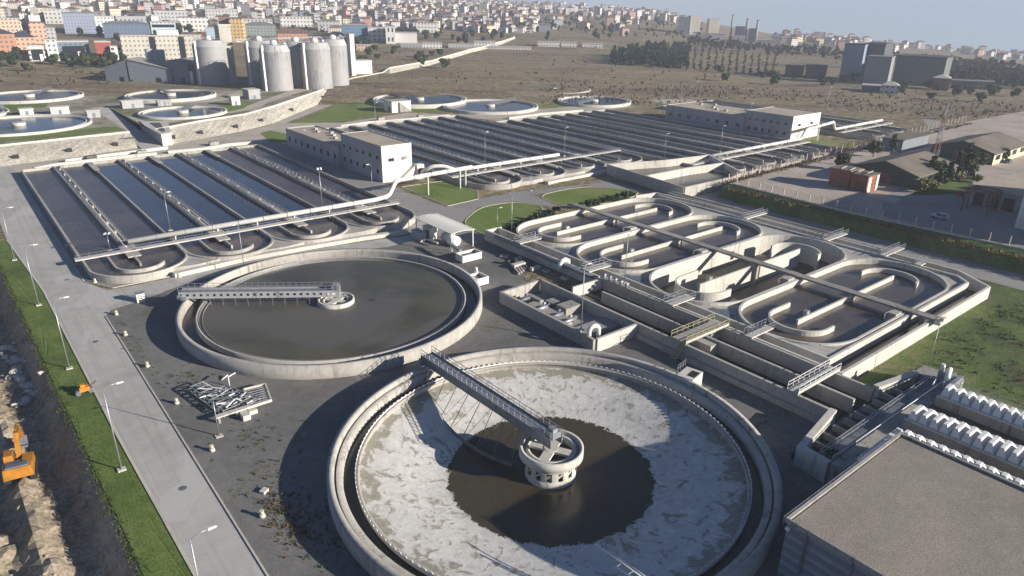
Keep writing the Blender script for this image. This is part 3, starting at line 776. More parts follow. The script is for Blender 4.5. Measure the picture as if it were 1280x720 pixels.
# ------------------------------------------------------------------ long aeration basins with U-turn ends
RIMZ = 1.6
def loop_end(t, xc, ycut, yc, pitch, z, rim, mats, deep=-.1, stub=True, skirt=True):
    """the turning end of two lanes: outer half circle, inner baffle, stub of the dividing wall"""
    Rr = pitch-.18
    m = MB()
    p = [(xc-Rr, ycut)] + arc(xc, yc, Rr, 180, 360, 28) + [(xc+Rr, ycut)]
    m.wall(p, .42, deep, z); m.build('turning_wall', mats, t)
    m = MB(); m.wall([(xc-4.6, ycut-.4)] + arc(xc, yc-1.0, 4.6, 180, 335, 20), .4, deep, z-.1); m.build('guide_baffle', mats, t)
    if stub:
        m = MB(); m.wall([(xc, ycut-.4),(xc, yc-1.5)], .4, deep, z-.12); m.build('dividing_stub', mats, t)
    return p
def basin(label, x0, n, pitch, ycut, yfar, yc, wide, waters, rail_on=(), lamps=()):
    """n lanes starting at x0; ycut is the cross walkway, yc the centre of the turns"""
    x1 = x0+n*pitch
    t = thing('aeration_basin', label, 'aeration basin', ((x0+x1)/2, (ycut+yfar)/2, 0))
    mt = M['concrete']
    m = MB()
    m.wall([(x0, ycut),(x0, yfar),(x1, yfar),(x1, ycut)], .5, 0, RIMZ); m.build('outer_wall', mt, t)
    for k in range(1, n):
        x = x0+k*pitch; wd = k in wide
        m = MB()
        if wd:
            m.bx(x-.95, x-.6, ycut+1, yfar-.3, 0, RIMZ-.02); m.bx(x+.6, x+.95, ycut+1, yfar-.3, 0, RIMZ-.02); m.bx(x-.59, x+.59, ycut+1, yfar-.3, .8, RIMZ-.25)
        else:
            m.bx(x-.22, x+.22, ycut+1, yfar-.3, 0, RIMZ-.03)
            m.bx(x-.8, x+.8, yfar-14, yfar-.4, RIMZ-.02, RIMZ+.08)
        d = m.build('dividing_wall', mt, t)
        if wd:
            m = MB()
            m.tube([(x-.25,ycut+2,RIMZ+.12),(x-.25,yfar-3,RIMZ+.12)], .2, 10)
            for i in range(int((yfar-ycut)/9)):
                y = ycut+5+i*9; m.bx(x-.5, x+.1, y-.15, y+.15, RIMZ-.25, RIMZ+.1); m.bx(x+.1, x+.45, y+2, y+3, RIMZ-.25, RIMZ+.25)
            m.build('air_main', M['concrete_pale'], d)
            m = MB()
            for s in (-.9, .9): m.rail([(x+s,ycut+2,RIMZ-.02),(x+s,yfar-1,RIMZ-.02)], 1.0, 3.0, .022, 2)
            m.build('handrail', M['galv'], d)
    m = MB(); m.bx(x0-1.2, x1+.6, ycut-.9, ycut+.9, RIMZ+.02, RIMZ+.28); wk = m.build('cross_walkway', M['concrete_pale'], t)
    m = MB()
    m.rail([(x0-1,ycut-.85,RIMZ+.26),(x1+.4,ycut-.85,RIMZ+.26)], 1.0, 2.4, .02, 2); m.build('handrail', M['galv'], wk)
    for k in wide:
        x = x0+k*pitch
        m = MB(); m.bx(x-1.3, x+1.3, ycut-8 if k % 2 == 0 else ycut-4, ycut-.95, RIMZ-.3, RIMZ+.0); m.build('valve_platform', M['concrete'], t)
        m = MB(); m.bx(x-1.6, x+1.6, ycut+.95, ycut+4, RIMZ+.02, RIMZ+.22); m.build('pipe_platform', M['concrete'], t)
    for k in range(n//2):
        loop_end(t, x0+(2*k+1)*pitch, ycut, yc, pitch, RIMZ, None, mt)
    # infill slabs between the half circles
    for k in range(n//2-1):
        m = MB(); xb = x0+2*(k+1)*pitch; r = pitch+.05
        a = arc(xb-pitch, yc, r, 352, 300, 10); b = arc(xb+pitch, yc, r, 240, 188, 10)
        m.prism(a+[(xb, yc-r*.93)]+b, 0, RIMZ-.35); m.build('infill_slab', M['concrete'], t)
    for k in range(n):
        wm = waters[k]
        wmb = MB(); xa, xb = x0+k*pitch+.2, x0+(k+1)*pitch-.2
        wmb.add([(xa,ycut-.5,.75),(xb,ycut-.5,.75),(xb,yfar-.2,.75),(xa,yfar-.2,.75)], [(0,1,2,3)])
        struct('water', wmb, M[wm])
    for k in range(n//2):
        xc = x0+(2*k+1)*pitch; Rr = pitch-.3
        wmb = MB(); pts = [(xc-Rr,ycut-.48)] + arc(xc, yc, Rr, 180, 360, 24) + [(xc+Rr,ycut-.48)]
        wmb.add([(x,y,.752) for x, y in pts], [tuple(range(len(pts)))])
        struct('water', wmb, M['water_air'])
    return t
W1 = ['water_air','water_air','water_blue','water_blue','water_blue','water_blue','water_air','water_air']
B1 = basin('aeration basin with blue and purple-grey lanes beside the perimeter road', -33.5, 8, 9.4, 110.6, 214.2, 103.2, (1,3,5,7), W1)
W2 = ['water_dark']*8
B2 = basin('dark aeration basin directly behind the two-storey building with the white gable', 72.0, 8, 9.3, 127.0, 234.0, 119.2, (2,4,6), W2)
B3 = basin('dark aeration basin in front of the long blue-grey building', 149.5, 8, 9.2, 94.6, 208.0, 86.5, (2,4,6), W2)
B4 = basin('farthest dark aeration basin beyond the long blue-grey building', 258.0, 5, 9.2, 98.5, 200.0, 90.5, (2,4), W2)
# surface scum lip in front of each basin end
def apron_wall(label, path):
    m = MB(); m.wall(path, 1.5, 0, .9); single('apron_wall', m, M['concrete_pale'], label, 'wall')
apron_wall('pale low wall along the turning ends of the basin behind the gable building', [(94,108.0),(100,108.4),(120,108.6),(141,110.5)])
apron_wall('pale low wall along the turning ends of the basin before the blue-grey building', [(165,74.6),(186,75.0),(221,77.0)])
apron_wall('pale low wall along the turning ends of the farthest basin', [(268,79.5),(290,79.5),(304,81)])
apron_wall('pale low wall along the turning ends of the basin by the road', [(-20,93.0),(-5,94.3),(8,93.6),(22,92.2),(33,90.2)])

# air pipes and pipe bridges
def pipe(label, path, r, posts, mat='pipe_paint', mb_extra=None):
    t = thing('air_pipe', label, 'pipe', (path[0][0], path[0][1], 0))
    P = []
    for i, p in enumerate(path):
        p = Vector(p)
        if 0 < i < len(path)-1:
            a = Vector(path[i-1]); b = Vector(path[i+1]); d = min(.45*(p-a).length, .45*(b-p).length, r*2.2)
            A = p+(a-p).normalized()*d; B = p+(b-p).normalized()*d
            for k in range(6):
                u = k/5; P.append(A*(1-u)**2+p*2*u*(1-u)+B*u*u)
        else: P.append(p)
    m = MB(); m.tube(P, r, 16); m.build('pipe_run', M[mat], t)
    m = MB()
    for a, b in zip(path, path[1:]):
        a, b = Vector(a), Vector(b); L = (b-a).length
        for i in range(1, int(L/6)):
            q = a+(b-a)*(i*6/L); d = (b-a).normalized(); m.tube([q-d*.07, q+d*.07], r*1.18, 16)
    m.build('flange', M['galv'], t)
    for (x, y, z0, z1) in posts:
        m = MB(); m.bx(x-.14, x+.14, y-.3, y-.1, z0, z1); m.bx(x-.14, x+.14, y+.1, y+.3, z0, z1); m.bx(x-.16, x+.16, y-.55, y+.55, z1-.02, z1+.14); m.build('support', M['pipe_paint'], t)
    return t
pipe('fat cream air pipe along the walkway of the roadside basin, cranked up over the lawn',
     [(-23.9,113.0,3.0),(36.8,112.6,3.0),(41.2,113.4,3.2),(46.0,117.5,6.0),(73.5,119.5,6.0)], .62,
     [(-14.2,113,1.6,2.4),(-4.8,113,1.6,2.4),(4.6,113,1.6,2.4),(14,113,1.6,2.4),(23.4,113,1.6,2.4),(32.8,113,1.6,2.4),(57,118.5,0,5.4),(69,119.4,0,5.4),(71,119.4,0,5.4)])
pipe('fat cream air pipe along the walkway of the dark basin behind the gable building',
     [(65.5,135.5,2.2),(67.5,133,4.5),(71,131.5,4.5),(75.0,129.8,2.9),(118.5,129.5,2.9)], .6,
     [(83,129.6,1.6,2.3),(92,129.6,1.6,2.3),(101,129.5,1.6,2.3),(110,129.5,1.6,2.3)])
pipe('cream air pipe in front of the blue-grey building, cranked up at mid-length',
     [(163,97,2.8),(205,97,2.8),(222,97,2.8),(227,98,6.0),(247,99,6.6),(252,100,6.6),(256,101,2.9),(301,101.5,2.9)], .62,
     [(172,97,1.6,2.2),(184,97,1.6,2.2),(196,97,1.6,2.2),(208,97,1.6,2.2),(238,98.6,0,5.6),(266,101,1.6,2.3),(280,101.2,1.6,2.3)])

# ------------------------------------------------------------------ oval basins
ZO = 2.6
def oval(label, cy, zf, wet):
    t = thing('oval_basin', label, 'oval basin', (76, cy, 0))
    mt = M['concrete_pale']; d = zf
    m = MB(); m.wall(racetrack(cy, 10.17), .42, min(0, d), ZO, True); m.build('basin_wall', mt, t)
    for xa, xb in ((58.6,76.0),(79.2,94.6)):
        m = MB(); m.bx(xa, xb, cy-.19, cy+.19, d, ZO-.25); m.build('middle_wall', mt, t)
    m = MB(); m.wall([(64.6,cy+5.1),(59.5,cy+5.1)] + arc(59.5, cy, 5.1, 92, 270, 22) + [(61.5,cy-5.1)], .38, d, ZO-.22); m.build('guide_baffle', mt, t)
    m = MB(); m.wall([(91.5,cy+5.1),(93,cy+5.1)] + arc(93, cy, 5.1, 88, -60, 22) + [(93.5,cy-4.9)], .38, d, ZO-.22); m.build('guide_baffle', mt, t)
    m = MB(); m.bx(73.4, 75.6, cy-10.0, cy-8.7, ZO-.8, ZO+.35); m.bx(72.2, 77.5, cy-9.9, cy-8.6, ZO-.82, ZO-.6)
    m.rail([(72.2,cy-8.6,ZO-.6),(75,cy-8.6,ZO-.6)], 1.0, 1.2, .03); m.build('mixer_platform', M['concrete'], t)
    m = MB(); m.bx(62.0, 63.0, cy+.25, cy+1.0, ZO-.6, ZO+.3); m.build('mixer', M['galv'], t)
    if wet:
        wmb = MB(); wmb.add([(x, y, 1.45) for x, y in racetrack(cy, 10.1)], [tuple(range(50))])
        struct('water', wmb, M[wet])
    else:
        fl = MB(); fl.add([(x, y, d) for x, y in racetrack(cy, 10.1)], [tuple(range(50))])
        fl.build('basin_floor', M['concrete_wet'], t)
        m = MB(); m.add([(x, y, d+.06) for x, y in arc(62, cy-2, 5, 0, 360, 24)[:-1]], [tuple(range(24))]); m.add([(x, y, d+.05) for x, y in arc(88, cy-5, 4, 0, 360, 24)[:-1]], [tuple(range(24))])
        m.build('puddle', M['water_dark'], t)
        m = MB()
        m.add([(x, cy+9.955, z) for x, z in ((83.2,d+1.0),(84.6,d+1.0),(84.6,d+2.6),(84.3,d+3.0),(83.5,d+3.0),(83.2,d+2.6))], [(0,1,2,3,4,5)])
        m.build('wall_opening', M['black'], t)
    return t
oval('oval basin with grey-brown water, the one beside the lawn', OVY[0], 0.0, 'water_brown')
oval('oval basin with brown water between the lawn-side oval and the empty one', OVY[1], 0.0, 'water_brown')
oval('empty drained oval basin with its bare walls showing', OVY[2], -1.9, None)
oval('oval basin with brown water at the corner by the rough grass', OVY[3], 0.0, 'water_brown')
# perimeter channel round the ovals
t = thing('perimeter_channel', 'concrete channel wrapping the oval basins with dark water in it', 'channel', (76, 30, 0))
m = MB(); m.wall([(50.0,74.5),(45.4,74.5),(45.4,36.8)], .45, 0, ZO); m.wall([(46.2,36.4),(46.2,-12.9),(103.2,-12.9),(108.2,-5.5),(108.2,60),(106.5,74.4),(99,75.6)], .5, 0, ZO-.05)
m.build('outer_wall', M['concrete_pale'], t)
m = MB(); m.wall([(49.0,74.0),(49.0,-9.4),(102.2,-9.4),(104.6,-6.6),(104.6,72)], .45, 0, ZO-.02); m.build('inner_wall', M['concrete_pale'], t)
for k in range(3):
    yb = (OVY[k]+OVY[k+1])/2; r = 10.45
    a = arc(59.5, OVY[k], r, 262, 196, 10); b = arc(59.5, OVY[k+1], r, 164, 98, 10)
    m = MB(); m.prism([(49.3, a[-1][1])]+a[::-1]+b[::-1]+[(49.3, b[0][1])], 0, ZO-.6-.02*k); m.build('infill_slab', M['concrete'], t)
    a = arc(93, OVY[k], r, 278, 344, 10); b = arc(93, OVY[k+1], r, 16, 82, 10)
    m = MB(); m.prism(a+[(104.2, a[-1][1]),(104.2, b[0][1])]+b, 0, ZO-.4-.02*k); m.build('infill_slab', M['concrete'], t)
r = 10.45
a = arc(59.5, OVY[3], r, 196, 262, 10); m = MB(); m.prism([(49.3,-9.1)]+[(49.3,a[0][1])]+a+[(60,-9.1)], 0, ZO-.3); m.build('infill_slab', M['concrete'], t)
a = arc(93, OVY[3], r, 278, 344, 10); m = MB(); m.prism(a+[(104.2,a[-1][1]),(104.2,-6),(102.3,-9.1)]+[(93,-9.1)], 0, ZO-.5); m.build('infill_slab', M['concrete'], t)
for k in range(3):
    yb = (OVY[k]+OVY[k+1])/2
    m = MB(); m.bx(49.3, 51.9, yb-2.3, yb+2.3, ZO-.6, ZO-.55); m.add([(49.4,yb-3.2,ZO-.5),(49.4,yb+3.2,ZO-.5),(53.4,yb,ZO-.5)], [(0,2,1)])
    m.build('pit_dark', M['galv_dark'], t)  # flat dark sheet stands in for the darkness inside an open triangular pit
wmb = MB(); wmb.bx(45.6, 48.8, -12.6, 74.3, .3, .5); wmb.bx(48.9, 104, -12.6, -9.6, .3, .5); wmb.bx(104.9, 108, -5, 72, .3, .5); struct('water', wmb, M['water_dark'])
t = thing('drain_channel', 'two long narrow open channels between the ovals and the service road', 'channel', (111, 40, 0))
m = MB()
for x, y0, y1 in ((111.4,10,74),(113.6,24,76)): m.wall([(x,y0),(x,y1)], .35, 0, 1.9)
m.bx(108.5, 113.7, 5, 73, 0, .25); m.build('channel_wall', M['concrete'], t)
m = MB(); m.bx(108.6, 111.2, 11, 74, .26, .9); m.bx(111.6, 113.4, 25, 74, .26, .8); m.build('channel_cover', M['concrete_grey'], t)
def footbridge(label, x0, x1, y, w, z, group=None, mat='concrete_pale', rails=True, name='footbridge'):
    t = thing(name, label, 'footbridge', ((x0+x1)/2, y, 0), group)
    m = MB(); m.bx(x0, x1, y-w/2, y+w/2, z, z+.22); m.build('deck', M[mat], t)
    if rails:
        for s in (-1, 1):
            m = MB(); m.rail([(x0,y+s*w/2,z+.2),(x1,y+s*w/2,z+.2)], 1.1, 1.2, .035); m.build('handrail', M['galv'], t)
    return t
for (y, l) in ((43.2,'between the lawn-side ovals and the road'),(21.5,'behind the empty oval'),(8.3,'near the rough-grass corner'),(1.0,'at the corner of the perimeter channel')):
    footbridge('pale footbridge over the rear channels '+l, 104.0, 113.0 if y > 5 else 106.5, y, 1.3, ZO, 'footbridges over the rear channels')
for (y, l) in ((62.5,'by the flat steel gear'),(40.5,'beside the lawn-side basins'),(19.2,'in front of the empty oval'),(2.6,'in front of the corner oval')):
    footbridge('galvanised footbridge over the front channel '+l, 45.2, 51.5, y, 2.2 if y > 10 else 1.6, ZO, 'footbridges over the front channel', 'concrete_pale')
t = thing('service_walkway', 'long narrow concrete walkway crossing all four oval basins', 'walkway', (77.3, 30, 0))
m = MB(); m.bx(76.6, 78.5, -13.6, 78.5, ZO+.06, ZO+.42); m.build('deck', M['concrete_grey'], t)
for y in [-11.2]+[OVY[k]-.4 for k in range(4)]:
    m = MB(); m.bx(77.2, 77.9, y-.25, y+.25, -1.9 if abs(y-22) < 3 else .2, ZO+.07); m.build('pier', M['concrete'], t)
m = MB(); m.bx(76.3, 78.9, -14.6, -13.6, ZO-.4, ZO+.5); m.bx(76.4, 77.1, -14.9, -14.2, ZO+.5, ZO+1.1); m.build('end_box', M['concrete_pale'], t)

# ------------------------------------------------------------------ grit channels and small chambers
t = thing('grit_channel', 'three long parallel concrete channels in front of the oval basins', 'channel', (41, 10, 0))
m = MB(); m.wall([(35.2,42.5),(35.2,-17.4)], .5, -.1, 2.5); m.build('channel_wall', M['concrete'], t)
m = MB(); m.wall([(40.4,31),(40.4,-17.8)], .5, -.1, 2.5); m.build('channel_wall', M['concrete'], t)
m = MB(); m.wall([(45.5,36.2),(45.5,-18)], .45, -.1, 2.5); m.build('channel_wall', M['concrete'], t)
m = MB(); m.wall([(37.4,36),(45.2,36)], .4, -.1, 2.45); m.build('end_wall', M['concrete_pale'], t)
m = MB(); m.bx(34.3, 34.94, -17, 17, 0, .9); m.build('plinth', M['concrete'], t)
for x0, x1 in ((35.5,40.1),(40.7,45.2)):
    m = MB(); m.prism([(x0+.8,-17),(x0+1.8,-17),(x0+1.8,28),(x0+.8,28)], 0, 1.2); m.build('bench', M['concrete_grey'], t)
m = MB(); m.bx(38.2, 40.1, 4.6, 9, .2, 2.2); m.build('gate_chamber', M['concrete'], t)
m = MB(); m.bx(43, 45.2, 8, 12, .2, 2.2); m.build('gate_chamber', M['concrete'], t)
wmb = MB(); wmb.bx(35.5, 40.1, -17.3, 35.7, .05, .3); wmb.bx(40.7, 45.2, -17.6, 35.7, .05, .3); struct('water', wmb, M['water_dark'])
def channel_bridge(label, y, w, weedy):
    t = thing('channel_bridge', label, 'footbridge', (40.5, y, 0))
    m = MB(); m.bx(35.0, 46.4, y-w/2, y+w/2, 2.56, 2.8); m.build('deck', M['concrete_pale'] if not weedy else M['concrete'], t)
    for s in (-1, 1):
        m = MB(); m.rail([(35.0,y+s*w/2,2.78),(46.4,y+s*w/2,2.78)], 1.1, 1.4, .04); m.build('handrail', M['weathered_yellow'] if weedy else M['white_metal'], t)
        if s == -1:
            m = MB(); m.bx(35, 46.4, y+s*w/2-.03, y+s*w/2+.03, 2.8, 3.1); m.build('kick_plate', M['concrete_pale'], t)
    if weedy:
        m = MB(); m.beam((35.0,y-w/2,2.6), (33.2,y-1,0), .12); m.beam((35.0,y-w/2+.9,2.6), (33.2,y-.1,0), .12)
        for i in range(9):
            u = i/9; m.beam((35.0-1.8*u,y-w/2+(.3)*u,2.6*(1-u)), (35.0-1.8*u,y-w/2+.9+.3*u,2.6*(1-u)), .06, .2)
        m.build('ladder', M['weathered_yellow'], t)
channel_bridge('yellowish footbridge with a ladder across the long channels, mid-length', 8.6, 3.0, True)
channel_bridge('white-railed footbridge across the long channels near the inlet end', -11.6, 1.7, False)
t = thing('valve_chamber', 'sunken open concrete chamber with pipework beside the round tanks', 'valve chamber', (30, 30, 0))
m = MB(); m.wall([(34.8,43),(25.3,42.6),(25.3,21.0)], .6, -.1, 2.3); m.build('chamber_wall', M['concrete'], t)
m = MB(); m.wall([(25.3,17.4),(34.9,17.4)], .5, -.1, 2.4); m.build('end_wall', M['concrete_pale'], t)
m = MB(); m.wall([(25.3,20.9),(24.9,17.5)], .5, -.1, 2.3); m.build('chamber_wall', M['concrete'], t)
m = MB(); m.bx(25.7, 34.8, 21, 25, .02, .9); m.bx(26, 34.8, 25.1, 41, .02, .35); m.bx(27, 29, 27, 37, .36, 1.4); m.bx(30.2, 33.8, 30, 32.6, .36, 1.9); m.bx(29.2, 30.1, 36, 40, .36, 1.7); m.bx(31, 34, 34.4, 36.6, .36, 1.2); m.build('plinth', M['concrete_grey'], t)
for i, (x, y) in enumerate(((28.3,38.5),(27.8,33.5),(28.0,29.5),(28.2,26.5))):
    m = MB(); m.tube([(26,y,1.6),(28.6,y,1.6),(28.9,y+.4,1.2),(31,y+1.8,.8)], .35, 10); m.tube([(28,y,1.6),(28,y,2.4)], .1, 8); m.tube([(27.7,y,2.4),(28.3,y,2.4)], .25, 8); m.build('valve_pipe', M['galv'] if i % 2 else M['galv_dark'], t)
t = thing('gooseneck_pipe', 'white bent pipe outlet on the corner of the sunken chamber', 'pipe', (25.8, 19.5, 2.3))
m = MB(); m.tube([(25.4,19.3,1.2),(25.4,19.3,2.9)] + [(25.4+.9*(1-math.cos(R(a))), 19.3-.2*(1-math.cos(R(a))), 2.9+.9*math.sin(R(a))) for a in range(15, 181, 15)] + [(27.2,18.9,1.4)], .38, 14); m.build('bend', M['white_metal'], t)
m = MB(); m.bx(24.9, 25.9, 18.8, 19.8, .02, 1.5); m.build('plinth', M['concrete'], t)
t = thing('chamber_valves', 'row of small pale valves on the head of the channels', 'valves', (45.5, 34, 2.5))
for i in range(5):
    m = MB(); x, y = 45.6, 35.6-i*1.5; m.tube([(x,y,2.5),(x,y,3.1)], .18, 8); m.tube([(x-.4,y,3.15),(x+.4,y,3.15)], .28, 10); m.build('valve', M['galv'], t)
t = thing('inspection_box', 'pale concrete box with a dark open hatch, against the drained tank', 'concrete box', (27.6, .6, 0))
m = MB(); m.rbox(28.3, 1.0, 0, 3.4, 2.6, 2.3, R(12)); m.build('box', M['concrete_pale'], t)
m = MB(); m.rbox(28.5, .5, 2.302, 1.9, 1.2, .03, R(12)); m.build('hatch', M['black'], t)
m = MB(); m.rail([(27.2,2.4,2.3),(29.6,2.9,2.3)], 1.1, .9, .03); m.build('handrail', M['galv'], t)
# square settling tanks behind the lawn
t = thing('settling_tank', 'twin square concrete tanks behind the ovals with pale walls', 'settling tank', (135, 88, 0))
m = MB(); m.wall([(115.5,71.5),(119.5,106.3),(127,105.5)], .6, 0, 3.4); m.wall([(115.5,71.5),(139,71.5),(147,73.5)], .6, 0, 3.4); m.build('outer_wall', M['concrete'], t)
m = MB(); m.wall([(127,105.5),(142,100.5),(162,97.5),(147,73.5)], .6, 0, 3.2); m.build('outer_wall', M['concrete_pale'], t)
m = MB(); m.wall([(117.4,88.5),(138,88.2),(154.5,86)], .9, 0, 3.3); m.build('inner_wall', M['concrete_pale'], t)
wmb = MB(); wmb.add([(x, y, .8) for x, y in ((116,72),(146.6,74),(161,97),(142,100),(127,105),(120,105.8))], [(0,1,2,3,4,5)]); struct('water', wmb, M['water_dark'])
# ------------------------------------------------------------------ inlet works and the flat-roofed hall at the lower right
t = thing('inlet_hall', 'big flat gravel-roofed hall with ribbed blue-grey walls at the lower right', 'building', (16, -50, 0))
m = MB(); m.bx(4.6, 28.0, -80, -28.5, 0, 7.3); m.build('wall', M['cladding'], t)
m = MB(); m.bx(4.85, 27.75, -79.7, -28.75, 7.31, 7.45); m.build('roof', M['gravel_roof'], t)
m = MB(); m.wall([(4.55,-80),(4.55,-28.45),(28.05,-28.45),(28.05,-80)], .3, 7.25, 7.7); m.build('parapet', M['concrete_grey'], t)
m = MB(); m.wall([(4.46,-80),(4.46,-28.36),(28.1,-28.36)], .1, 7.7, 7.77); m.rail([(4.3,-28.2,7.0),(27.6,-28.2,7.0)], .9, 2.2, .02, 2); m.build('edge_trim', M['galv'], t)
m = MB(); m.bx(4.1, 4.42, -29, -28.6, 6.7, 7.05); m.build('floodlight', M['white_metal'], t)
m = MB(); m.bx(4.4, 4.54, -30.7, -30.5, 0, 7.2); m.build('downpipe', M['galv_dark'], t)
for k in range(9):
    m = MB(); y = -30.5-k*4.5; m.bx(4.42, 4.6, y-.06, y+.06, 0, 7.2); m.build('wall_seam', M['galv_dark'], t)

t = thing('inlet_channel', 'concrete inlet chamber with pale funnel walls where the long channels begin', 'channel', (39, -21, 0))
m = MB(); m.wall([(35.0,-17.6),(23.6,-19.6),(23.3,-23.4)], .9, 0, 2.9); m.build('funnel_wall', M['concrete_pale'], t)
m = MB(); m.wall([(45.8,-18.2),(54.8,-19.8)], .9, 0, 2.9); m.build('funnel_wall', M['concrete_pale'], t)
m = MB(); m.bx(23.2, 55.6, -25.2, -23.6, 0, 2.9); m.bx(54.9, 58.6, -25, -19.4, 0, 2.6); m.build('deck_wall', M['concrete_grey'], t)
for x in (27.5,30.2,32.9,35.6,38.3,41,43.7,46.4,49.1):
    m = MB(); m.prism([(x-.25,-18.9),(x+.25,-18.9),(x+.1,-21.6),(x-.1,-21.6)], .2, 1.9); m.build('screen_pier', M['concrete_grey'], t)
m = MB(); m.bx(24.5, 54.6, -23.55, -22.0, 2.35, 2.6); m.build('grating_deck', M['galv_dark'], t)
for y in (-21.7, -22.1, -23.6):
    m = MB(); m.rail([(24.2,y,2.3),(54.2,y,2.3)], 1.0, 2.4, .05 if y == -21.7 else .035, 2); m.bx(24.2, 54.2, y-.04, y+.04, 2.32, 2.55); m.build('handrail', M['galv'], t)
m = MB(); m.tube([(25.3,-23.5,3.4),(24.4,-23.3,3.3),(24.2,-23.2,2.2)], .07, 8); m.tube([(25.3,-23.5,3.4),(54,-23.8,3.4)], .06, 8); m.build('hose', M['white_metal'], t)
wmb = MB(); wmb.bx(24.0, 54.6, -22, -18.4, .2, 1.1); struct('water', wmb, M['water_blue'])
t = thing('screen_machinery', 'pale screening machines lined up along the edge of the gravel roof', 'machinery', (25, -27.5, 5.2))
for i, (x, l) in enumerate(((25.8,1.2),(28.2,3.2),(31.6,1.6),(33.6,1.2))):
    m = MB(); m.bx(x-4, x-4+l, -28.0, -27.2, 5.2, 6.5); m.bx(x-3.8, x-4+l*.5, -27.9, -27.3, 6.5, 7.0); m.tube([(x-4,-27.0,6.0),(x-4+l,-27.0,6.0)], .22, 10); m.build('machine', M['white_metal'], t)
m = MB(); m.bx(18.5, 31, -28.2, -26.8, 0, 5.2); m.build('plinth', M['concrete_grey'], t)
t = thing('gate_machinery', 'tangle of pale gate gear at the head of the white covers by the grass', 'machinery', (54, -24, 2.6))
m = MB(); m.bx(51, 56, -25.5, -25.0, 2.6, 4.2); m.bx(55.4, 56.4, -25.4, -22.4, 2.6, 3.9)
for i in range(6): m.tube([(52+i*.8,-24.8,2.6),(52.4+i*.8,-24.2,4.2)], .14, 8)
m.tube([(50.4,-23.6,3.9),(53.6,-23.0,4.1)], .1, 8); m.build('frame', M['galv'], t)
m = MB(); m.tube([(53,-24.4,4.3),(56.4,-23.5,4.4)], .35, 10); m.tube([(56.2,-22.6,3.4),(56.2,-22.6,4.9)], .3, 10); m.build('motor', M['white_metal'], t)
# ribbed white covers over the grit lanes
def cover_row(label, x0, x1, h, xs, zb):
    t = thing('channel_cover', label, 'channel cover', ((x0+x1)/2, -25, 0), 'white covers over the grit lanes')
    m = MB(); m.bx(x0-.3, x1+.3, -66, -25.3 if zb < 5 else -28.1, 0, zb); m.build('base', M['concrete_grey'], t)
    for i in range(28):
        y = (-25.6 if zb < 5 else -28.3)-i*1.25
        m = MB(); a, b = y-1.18, y
        q0 = [(x0,a,zb),(x1,a,zb),(x1,b,zb),(x0,b,zb)]
        xm0, xm1 = x0+.55*(x1-x0)*xs, x1-.25*(x1-x0)
        q1 = [(xm0,a+.62,zb+h),(xm1,a+.62,zb+h),(xm1,b-.12,zb+h),(xm0,b-.12,zb+h)]
        m.hull8(q0, q1); m.build('cover_panel', M['white_metal'], t)
    m = MB(); ys = -25.4 if zb < 5 else -28.2; m.bx(x1+.05, x1+.28, -62, ys, zb, zb+.35); m.bx(x0-.28, x0-.05, -62, ys, zb, zb+.25); m.build('edge_beam', M['concrete_pale'], t)
    return t
cover_row('narrow ribbed white cover row right beside the gravel roof', 28.9, 30.3, .8, .3, 6.6)
cover_row('middle ribbed white cover row between the two dark lanes', 37.8, 41.9, 1.15, .3, 4.2)
cover_row('far ribbed white cover row next to the rough grass', 47.6, 51.2, 1.15, .5, 4.0)
t = thing('grit_lanes', 'dark open lanes between the ribbed white covers', 'channel', (42, -45, 0))
m = MB(); m.bx(30.7, 37.4, -66, -25.4, 0, 2.9); m.bx(42.3, 47.2, -66, -25.4, 0, 2.7); m.build('lane_floor', M['concrete_wet'], t)
m = MB(); m.bx(51.8, 53.6, -66, -25.6, 0, 3.6); m.build('side_wall', M['concrete_grey'], t)
m = MB(); m.rail([(51.9,-26,3.6),(51.9,-60,3.6)], 1.0, 2.5, .03); m.rail([(53.5,-26,3.6),(53.5,-60,3.6)], 1.0, 2.5, .03); m.build('handrail', M['galv'], t)

# ------------------------------------------------------------------ canopy, skips and gear by the water-filled tank
t = thing('canopy', 'white sheet-roofed open canopy on posts beside the water-filled tank', 'canopy', (37.5, 80, 0))
m = MB()
for i in range(6):
    pass
xa, xb, ya, yb = 34.0, 40.6, 72.2, 88.2
n = 10; vv = []; ff = []
for i in range(n+1):
    u = i/n; x = xa+(xb-xa)*u; z = 4.3+.28*math.sin(PI*min(1, u*1.1+.05))
    vv += [(x,ya,z),(x,yb,z),(x,ya,z-.12),(x,yb,z-.12)]
for i in range(n):
    a = 4*i; b = a+4
    ff += [(a,a+1,b+1,b),(a+2,b+2,b+3,a+3),(a,b,b+2,a+2),(a+1,a+3,b+3,b+1)]
ff += [(0,2,3,1),(4*n,4*n+1,4*n+3,4*n+2)]
m.add(vv, ff); m.build('roof', M['render_white'], t)
for x, y in ((34.3,72.6),(40.2,72.6),(34.3,80.2),(40.2,80.2),(34.3,87.8),(40.2,87.8)):
    m = MB(); m.bx(x-.1, x+.1, y-.1, y+.1, .02, 4.3); m.build('post', M['white_metal'], t)
t = thing('sludge_tank', 'white horizontal drum lying under the canopy roof', 'drum', (36.5, 77, .02))
m = MB(); m.tube([(37.2,74.6,1.35),(36.9,79.6,1.35)], 1.1, 20); m.lathe(0,0,[(0,0)],3) if False else None; m.build('drum', M['white_metal'], t)
m = MB(); m.bx(35.6, 37.4, 75, 75.5, .02, .9); m.bx(35.4, 37.2, 78, 78.5, .02, .9); m.build('saddle', M['concrete_grey'], t)
t = thing('control_cabinet', 'tall pale cabinet under the far end of the canopy', 'cabinet', (35.2, 84, .02))
m = MB(); m.bx(34.6, 36.6, 82.4, 85.4, .02, 2.9); m.build('body', M['render_white'], t)
